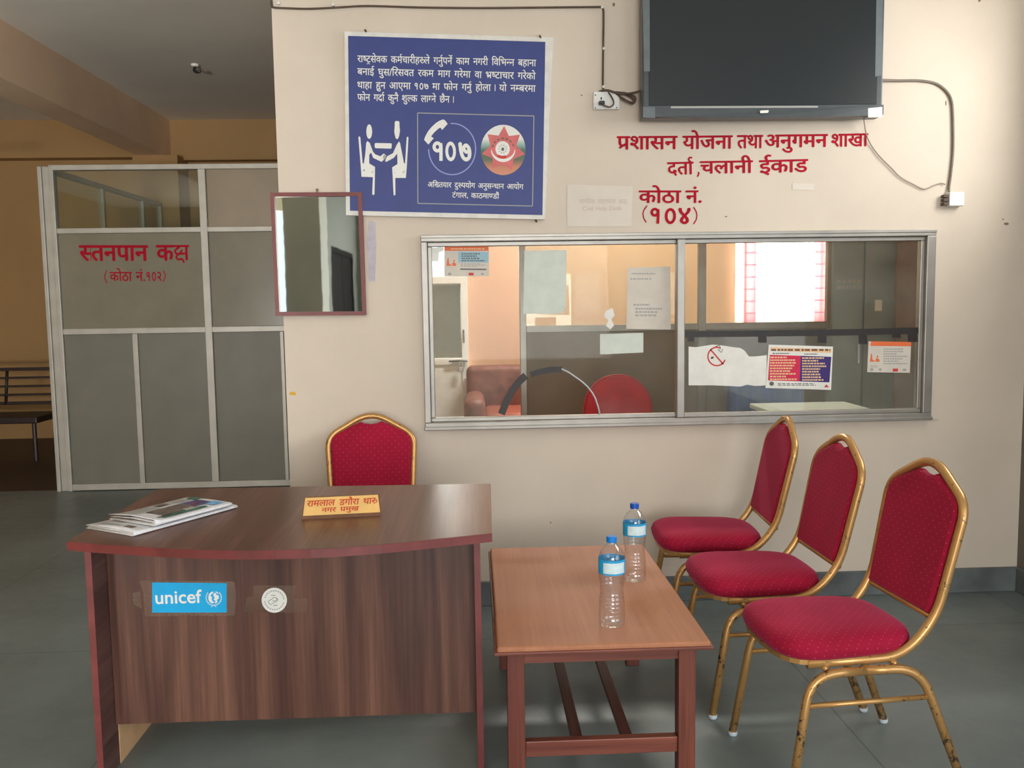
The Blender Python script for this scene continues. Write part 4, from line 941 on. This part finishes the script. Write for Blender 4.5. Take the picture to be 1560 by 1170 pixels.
# ------------------------------------------------------------------ coffee table and bottles
ct = thing('coffee_table', (0.35, 2.9, 0), 'low brown wooden coffee table with slatted shelf, between desk and chairs', 'table')
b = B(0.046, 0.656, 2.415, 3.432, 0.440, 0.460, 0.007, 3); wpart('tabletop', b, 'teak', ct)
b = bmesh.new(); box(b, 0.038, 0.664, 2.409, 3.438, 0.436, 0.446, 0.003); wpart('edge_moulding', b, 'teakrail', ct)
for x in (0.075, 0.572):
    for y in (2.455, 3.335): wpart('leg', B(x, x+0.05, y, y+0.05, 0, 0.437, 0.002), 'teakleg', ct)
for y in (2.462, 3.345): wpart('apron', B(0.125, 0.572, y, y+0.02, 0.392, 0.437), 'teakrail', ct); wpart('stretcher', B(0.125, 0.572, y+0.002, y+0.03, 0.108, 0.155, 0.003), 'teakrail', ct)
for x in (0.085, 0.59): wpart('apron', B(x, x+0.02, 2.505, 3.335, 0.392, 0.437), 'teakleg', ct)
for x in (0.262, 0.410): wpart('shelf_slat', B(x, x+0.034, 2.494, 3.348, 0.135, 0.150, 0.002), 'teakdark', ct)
def bottle(x, y, cap, label):
    t = thing('water_bottle', (x, y, 0.46), label, 'bottle', 'plastic water bottles')
    pr = [(0.002, 0.006), (0.020, 0.003), (0.030, 0.0), (0.036, 0.004), (0.0385, 0.014), (0.0385, 0.028)]
    z = 0.030
    while z < 0.152:
        w = 1 - 0.12*math.exp(-((z-0.105)/0.025)**2); pr += [(0.0372*w, z), (0.0392*w, z+0.005), (0.0372*w, z+0.010)]; z += 0.0125
    pr += [(0.039, 0.156), (0.0395, 0.162), (0.0395, 0.208), (0.039, 0.213), (0.034, 0.226), (0.024, 0.240), (0.0155, 0.249), (0.0135, 0.253), (0.0135, 0.262)]
    bm = bmesh.new(); lathe(bm, pr, 28); obj('bottle_body', bm, 'pet', t, True)
    bm = bmesh.new(); lathe(bm, [(0.001, 0.0725+0.2), (0.0135, 0.2725), (0.0155, 0.2705), (0.0155, 0.256), (0.0145, 0.2545), (0.0135, 0.2545)], 24); obj('cap', bm, cap, t)
    bm = bmesh.new(); lathe(bm, [(0.0402, 0.163), (0.0402, 0.207)], 28); lb = obj('label_band', bm, 'label', t, True)
    bm = bmesh.new(); V = []
    for i in range(13):
        a = -PI/2 - math.atan2(x, y)*-1 - 0.95 + 1.75*i/12; V.append([bm.verts.new((0.0408*math.cos(a), 0.0408*math.sin(a), zz)) for zz in (0.168, 0.200)])
    for p, q in zip(V, V[1:]): bm.faces.new((p[0], p[1], q[1], q[0]))
    obj('label_panel', bm, 'labelwhite', lb, True)
    return t
bottle(0.395, 2.563, 'cap', 'clear water bottle with light blue cap, nearer the table front')
bottle(0.539, 2.979, 'capdark', 'clear water bottle with dark blue cap, farther back on the table')

# ------------------------------------------------------------------ aluminium partition of the side room
pa = thing('partition', (-2.1, 7.0, 0), 'aluminium and panel partition with red lettering at the left', 'partition')
PP = 7.0
def mull(*a): return bar(*a, 6.973, 7.027)
def bar(x0, x1, z0, z1, y0=6.97, y1=7.03, bev=0.004): return B(x0, x1, y0, y1, z0, z1, bev)
b = bar(-3.285, -3.255, 0, 2.5); box(b, -3.255, -3.20, 6.985, 7.03, 0, 2.5, 0.004); box(b, -3.20, -3.165, 6.965, 7.03, 0, 2.5, 0.004); wpart('corner_post', b, 'alu_white', pa)
for nm, a in (('top_rail', (-3.2, -0.87, 2.47, 2.51)), ('rail', (-3.165, -0.87, 1.995, 2.035)), ('rail', (-3.165, -0.87, 1.225, 1.27)), ('bottom_rail', (-3.165, -0.87, 0.005, 0.055)), ('mullion', (-2.085, -2.03, 0.05, 2.47, 6.966, 7.034))): wpart(nm, bar(*a), 'alu_white', pa)
wpart('mullion', mull(-2.645, -2.605, 0.05, 1.225), 'alu_white', pa); wpart('mullion', mull(-1.515, -1.485, 0.05, 1.225), 'alu_white', pa); wpart('mullion', mull(-0.91, -0.87, 0.05, 2.47), 'alu_white', pa)
for x0, x1 in ((-3.165, -2.645), (-2.605, -2.085), (-2.03, -1.515), (-1.485, -0.91)): wpart('lower_panel', B(x0, x1, 6.995, 7.01, 0.055, 1.225), 'greypanel', pa)
fp = wpart('frosted_pane', B(-3.165, -2.085, 6.997, 7.004, 1.27, 1.995), 'frost', pa); wpart('frosted_pane', B(-2.03, -0.91, 6.997, 7.004, 1.27, 1.995), 'frost', pa)
wpart('clear_pane', B(-3.165, -2.085, 6.997, 7.003, 2.035, 2.47), 'clear', pa); wpart('tan_pane', B(-2.03, -0.91, 6.997, 7.003, 2.035, 2.47), 'tanpane', pa)
PL = 6.9955; S_ = lambda x, y: (x/3.467, 230+y/3.467)
b = bmesh.new(); ywrite(b, 'स्तनपान', S_(415, 500), S_(783, 500), 22, PL, 30); ywrite(b, 'कक्ष', S_(822, 499), S_(998, 498), 22, PL, 30); wpart('lettering', b, 'red', pa)
b = bmesh.new(); ywrite(b, 'कोठा', S_(578, 640), S_(697, 640), 13, PL, 18); ywrite(b, 'नं.', S_(716, 640), S_(765, 640), 13, PL, 18); ywrite(b, '१०२', S_(772, 640), S_(852, 640), 13, PL, 18)
for q in strokes([[S_(565, 630), S_(555, 650), S_(553, 670), S_(565, 698)], [S_(862, 632), S_(872, 650), S_(872, 670), S_(860, 690)]], 1.4): poly(b, [PY(p.x, p.y, PL) for p in q])
wpart('lettering', b, 'red', pa)
b = bmesh.new(); box(b, -3.285, -3.235, 7.03, 9.55, 2.47, 2.51, 0.004); wpart('side_rail', b, 'alu_white', pa)
for z0, z1 in ((1.995, 2.035), (0.005, 0.055)): wpart('side_rail', B(-3.285, -3.235, 7.03, 9.55, z0, z1, 0.004), 'alu_white', pa)
for y in (8.05, 9.0, 9.5): wpart('side_post', B(-3.285, -3.235, y, y+0.05, 0.03, 2.47, 0.004), 'alu_white', pa)
wpart('side_panel', B(-3.27, -3.25, 7.03, 9.55, 0.055, 1.995), 'greypanel', pa); wpart('clear_pane', B(-3.262, -3.257, 7.03, 9.55, 2.035, 2.47), 'clear', pa)

# ceiling fitting, bench, fan
hk = thing('ceiling_hook', (-2.244, 7.566, 3.4), 'small broken hook fitting on the grey ceiling at the left', 'ceiling fitting')
bm = bmesh.new(); lathe(bm, [(0.001, 3.4), (0.035, 3.399), (0.03, 3.385), (0.012, 3.38), (0.001, 3.38)], 16, -2.244, 7.566); wpart('base', bm, 'ceil', hk, True)
bm = bmesh.new(); tube(bm, smoothpath([(-2.244, 7.566, 3.385), (-2.25, 7.56, 3.35), (-2.225, 7.55, 3.335), (-2.195, 7.55, 3.345)]), 0.012, 8); wpart('hook', bm, 'black', hk, True)
be = thing('waiting_bench', (-5.2, 8.6, 0), 'dark steel slatted waiting bench against the yellow wall at far left', 'bench')
zb = [0.505+0.335*k/4 for k in range(5)]
for k, zz in enumerate(zb):
    bm = bmesh.new(); h = 0.016 if k in (0, 4) else 0.010; box(bm, -6.4, -4.08, 8.86, 8.885, zz-h, zz+h, 0.004); wpart('back_slat', bm, 'bench', be)
for x in (-6.3, -5.4, -4.62): bm = bmesh.new(); tube(bm, [(x, 8.87, 0.49), (x+0.03, 8.88, 0.85)], 0.015, 8); wpart('back_post', bm, 'bench', be, True)
wpart('seat', B(-6.4, -4.08, 8.35, 8.85, 0.365, 0.425, 0.01), 'bench', be)
for x in (-6.2, -4.14):
    bm = bmesh.new(); tube(bm, [(x, 8.42, 0.004), (x, 8.42, 0.37)], 0.02, 8); wpart('leg', bm, 'bench', be); bm = bmesh.new(); tube(bm, [(x, 8.8, 0.004), (x, 8.85, 0.37), (x, 8.88, 0.52)], 0.02, 8); wpart('leg', bm, 'bench', be)
fa = thing('ceiling_fan', (-4.95, 8.0, 2.83), 'brown ceiling fan with one blade tip at the left picture edge', 'ceiling fan')
bm = bmesh.new(); tube(bm, [(-4.95, 8, 2.9), (-4.95, 8, 3.4)], 0.012, 8); wpart('down_rod', bm, 'fan', fa)
bm = bmesh.new(); lathe(bm, [(0.001, 2.79), (0.07, 2.80), (0.1, 2.84), (0.07, 2.89), (0.001, 2.91)], 20, -4.95, 8); wpart('motor', bm, 'fan', fa, True)
for a in (0.0, 2.094, 4.189):
    bm = bmesh.new(); d = Vector((math.cos(a), math.sin(a), 0)); n_ = Vector((-d.y, d.x, 0)); o_ = Vector((-4.95, 8, 2.84))
    prism(bm, [o_+d*0.09+n_*0.03, o_+d*0.62+n_*0.06, o_+d*0.66+n_*0.04, o_+d*0.66-n_*0.04, o_+d*0.62-n_*0.06, o_+d*0.09-n_*0.03], (0, 0, 0.008)); wpart('blade', bm, 'fan', fa)

# ------------------------------------------------------------------ inside the office behind the glass
op = thing('office_partition', (1.4, 6.3, 0), 'aluminium and beige board partition inside the office', 'partition')
Y0, Y1 = 6.28, 6.33
for a in ((0.322, 0.368, 0, 2.2), (1.60, 1.655, 0.05, 2.2), (2.53, 2.58, 0, 2.2)): wpart('post', bar(*a, Y0, Y1), 'alu', op)
for a in ((0.368, 2.53, 1.206, 1.255), (0.368, 2.53, 2.15, 2.2), (0.368, 2.53, 0.0, 0.05)): wpart('rail', bar(*a, Y0+0.005, Y1-0.005), 'alu', op)
for x0, x1 in ((0.368, 1.60), (1.655, 2.53)): wpart('board_panel', B(x0, x1, 6.295, 6.31, 0.05, 1.206), 'officepanel', op); wpart('clear_pane', B(x0, x1, 6.30, 6.306, 1.255, 2.15), 'clear', op)
d1 = tag(bpy.data.objects.new('door_1', None), kind='structure'); C.objects.link(d1); d1.location = (-0.38, 8.12, 0)
b = bmesh.new(); y0, y1 = 8.10, 8.14
for a in ((-0.70, -0.058, 1.60, 1.665), (-0.118, -0.058, 0, 1.60), (-0.70, -0.64, 0, 1.60), (-0.64, -0.118, 0.86, 0.92), (-0.64, -0.118, 0.0, 0.08)): box(b, a[0], a[1], y0, y1, a[2], a[3], 0.003)
wpart('door_frame', b, 'whitepaint', d1); wpart('door_panel', B(-0.64, -0.118, 8.112, 8.125, 0.08, 0.86), 'whitepaint', d1); wpart('door_glass', B(-0.64, -0.118, 8.115, 8.12, 0.92, 1.60), 'clear', d1)
wpart('glass_reflection', B(-0.64, -0.118, 8.15, 8.16, 0.92, 1.60), 'tanpane', d1)  # tan sheet added in place of the room reflected in the door glass
b = bmesh.new(); tube(b, [(-0.24, 8.08, 0.895), (-0.07, 8.08, 0.895)], 0.009, 8); box(b, -0.2, -0.08, 8.088, 8.10, 0.882, 0.908); tube(b, [(-0.10, 8.07, 1.06), (-0.10, 8.07, 1.18)], 0.010, 8); tube(b, [(-0.10, 8.1, 1.07), (-0.10, 8.07, 1.07)], 0.008, 6); tube(b, [(-0.10, 8.1, 1.17), (-0.10, 8.07, 1.17)], 0.008, 6); wpart('bolt', b, 'chrome', d1)
pd = thing('padlock', (-0.13, 8.06, 0.80), 'small padlock hanging on the white door bolt in the office', 'padlock')
wpart('lock_body', B(-0.152, -0.108, 8.05, 8.07, 0.80, 0.85, 0.004), 'chrome', pd); b = bmesh.new(); tube(b, rounded([(-0.145, 8.06, 0.85), (-0.145, 8.06, 0.888), (-0.115, 8.06, 0.888), (-0.115, 8.06, 0.85)], 0.012), 0.005, 6); wpart('shackle', b, 'chrome', pd)
cu = bmesh.new(); N = 70; V = []
for i in range(N+1):
    x = 2.40+1.02*i/N; y = 8.12+0.022*math.sin(i*0.95)+0.008*math.sin(i*2.3); V.append([cu.verts.new((x, y, zz)) for zz in (1.17, 1.6, 2.0, 2.4)])
for p, q in zip(V, V[1:]):
    for j in range(3): cu.faces.new((p[j], q[j], q[j+1], p[j+1]))
cur = thing('curtain', (2.9, 8.12, 1.17), 'bright sheer curtain with pink plaid bands in the office window', 'curtain')
wpart('cloth', cu, 'curtain', cur, True); b = bmesh.new(); tube(b, [(2.36, 8.12, 2.41), (3.44, 8.12, 2.41)], 0.012, 8); wpart('curtain_rod', b, 'alu', cur)
w2 = tag(bpy.data.objects.new('window_2', None), kind='structure'); C.objects.link(w2); w2.location = (2.93, 8.25, 1.2)
b = bmesh.new()
for a in ((2.45, 3.4, 1.2, 1.25), (2.45, 3.4, 2.3, 2.35), (2.45, 2.5, 1.25, 2.3), (3.35, 3.4, 1.25, 2.3), (2.9, 2.95, 1.25, 2.3)): box(b, a[0], a[1], 8.25, 8.3, a[2], a[3])
wpart('window_frame', b, 'alu', w2); wpart('pane', B(2.5, 3.35, 8.27, 8.275, 1.25, 2.3), 'clear', w2)
b = bmesh.new(); box(b, 1.66, 3.44, 8.0, 8.2, 1.17, 1.2, 0.004); struct('trim_6', b, 'alu')
sf = thing('sofa', (0.6, 7.7, 0), 'brown leather sofa beyond the left side of the office glass', 'sofa')
b = B(-0.08, 1.5, 7.88, 8.08, 0.30, 0.86, 0.06, 4); wpart('backrest', b, 'sofa', sf, True); wpart('seat_cushion', B(0.07, 1.4, 7.25, 7.9, 0.33, 0.51, 0.05, 4), 'sofaseat', sf, True)
for x in (-0.1, 1.36): wpart('arm', B(x, x+0.18, 7.2, 7.98, 0.06, 0.64, 0.08, 5), 'sofa', sf, True)
wpart('base', B(0.0, 1.44, 7.24, 8.05, 0.06, 0.35, 0.02), 'sofa', sf)
for x in (-0.02, 1.40):
    for y in (7.27, 7.97): wpart('foot', B(x, x+0.05, y, y+0.05, 0, 0.065), 'doordark', sf)
rc = thing('office_chair', (0.84, 4.95, 0), 'red round-backed chair behind the left glass opening', 'chair')
b = bmesh.new(); prism(b, [(0.84+x, 5.18, z) for x, z in [(-0.17, 0.55), (0.17, 0.55), (0.20, 0.70), (0.205, 0.80), (0.185, 0.88), (0.13, 0.95), (0.06, 0.985), (0, 0.992), (-0.06, 0.985), (-0.13, 0.95), (-0.185, 0.88), (-0.205, 0.80), (-0.20, 0.70)]], (0, 0.04, 0)); bmesh.ops.bevel(b, geom=b.edges[:], offset=0.012, segments=2, affect='EDGES'); wpart('backrest', b, 'redplastic', rc)
wpart('seat', B(0.63, 1.05, 4.74, 5.16, 0.42, 0.48, 0.02), 'redplastic', rc)
for x in (0.66, 1.02):
    b = bmesh.new(); tube(b, [(x, 4.77, 0), (x, 4.78, 0.43)], 0.012, 8); wpart('leg', b, 'black', rc); b = bmesh.new(); tube(b, [(x, 5.14, 0), (x, 5.15, 0.46), (x, 5.17, 0.62)], 0.012, 8); wpart('leg', b, 'black', rc)
bc = thing('covered_chair', (2.0, 5.9, 0), 'chair back draped in blue cloth behind the right glass', 'chair')
cu = bmesh.new(); V = []
for i in range(41):
    x = 1.74+0.51*i/40; y = 5.98+0.012*math.sin(i*1.1); V.append([cu.verts.new(p) for p in ((x, y-0.015, 0.40), (x, y-0.01, 0.62), (x, y, 0.826), (x, 6.03, 0.832), (x, 6.06-0.01*math.sin(i*1.1), 0.6))])
for p, q in zip(V, V[1:]):
    for j in range(4): cu.faces.new((p[j], q[j], q[j+1], p[j+1]))
wpart('cloth_cover', cu, 'blueplastic', bc, True); wpart('backrest', B(1.78, 2.21, 6.0, 6.025, 0.46, 0.815, 0.008), 'black', bc); wpart('seat', B(1.78, 2.21, 5.55, 5.96, 0.42, 0.46, 0.01), 'black', bc)
for x in (1.8, 2.17):
    for y in (5.58, 6.0): b = bmesh.new(); tube(b, [(x, y, 0), (x, y, 0.47)], 0.013, 8); wpart('leg', b, 'black', bc)
wt = thing('office_table', (1.9, 5.0, 0), 'pale office table corner behind the right glass', 'table')
wpart('tabletop', B(1.64, 2.22, 4.74, 5.22, 0.77, 0.80, 0.006), 'palepaper', wt)
for x in (1.67, 2.15):
    for y in (4.77, 5.15): wpart('leg', B(x, x+0.04, y, y+0.04, 0, 0.77), 'steel', wt)
st = thing('steel_cupboard', (2.499, 5.6, 0), 'tall grey steel cupboard behind the right end of the window', 'cupboard', None, R_(-22.8))
obj('carcass', B(-0.20, 0.20, 0.0, 0.42, 0.08, 1.98, 0.006), 'steel', st)
for x0, x1 in ((-0.194, -0.008), (-0.002, 0.194)): obj('cupboard_door', B(x0, x1, -0.018, 0.0, 0.11, 1.95, 0.004), 'steel', st)
obj('handle', B(-0.035, -0.02, -0.04, -0.018, 1.0, 1.14, 0.003), 'chrome', st); obj('base', B(-0.18, 0.18, 0.02, 0.40, 0, 0.08), 'black', st)
obj('paper_tag', B(0.062, 0.104, -0.0195, -0.0182, 1.335, 1.405), 'paper', st)
b = bmesh.new()
for zz in (1.475, 1.515):
    x = -0.17
    while x < -0.04: w_ = random.uniform(0.012, 0.03); poly(b, [(x, -0.0186, zz), (x+w_, -0.0186, zz+0.002), (x+w_, -0.0186, zz+0.022), (x, -0.0186, zz+0.02)]); x += w_+0.006
obj('print', b, 'palegrey', st)  # reflected text drawn as pale dashes on the left door
wb = tag(obj('brown_board', B(2.62, 2.79, 5.42, 5.45, 0, 2.0, 0.004), 'brownbox'), 'brown upright board between the steel cupboard and window edge', 'board')
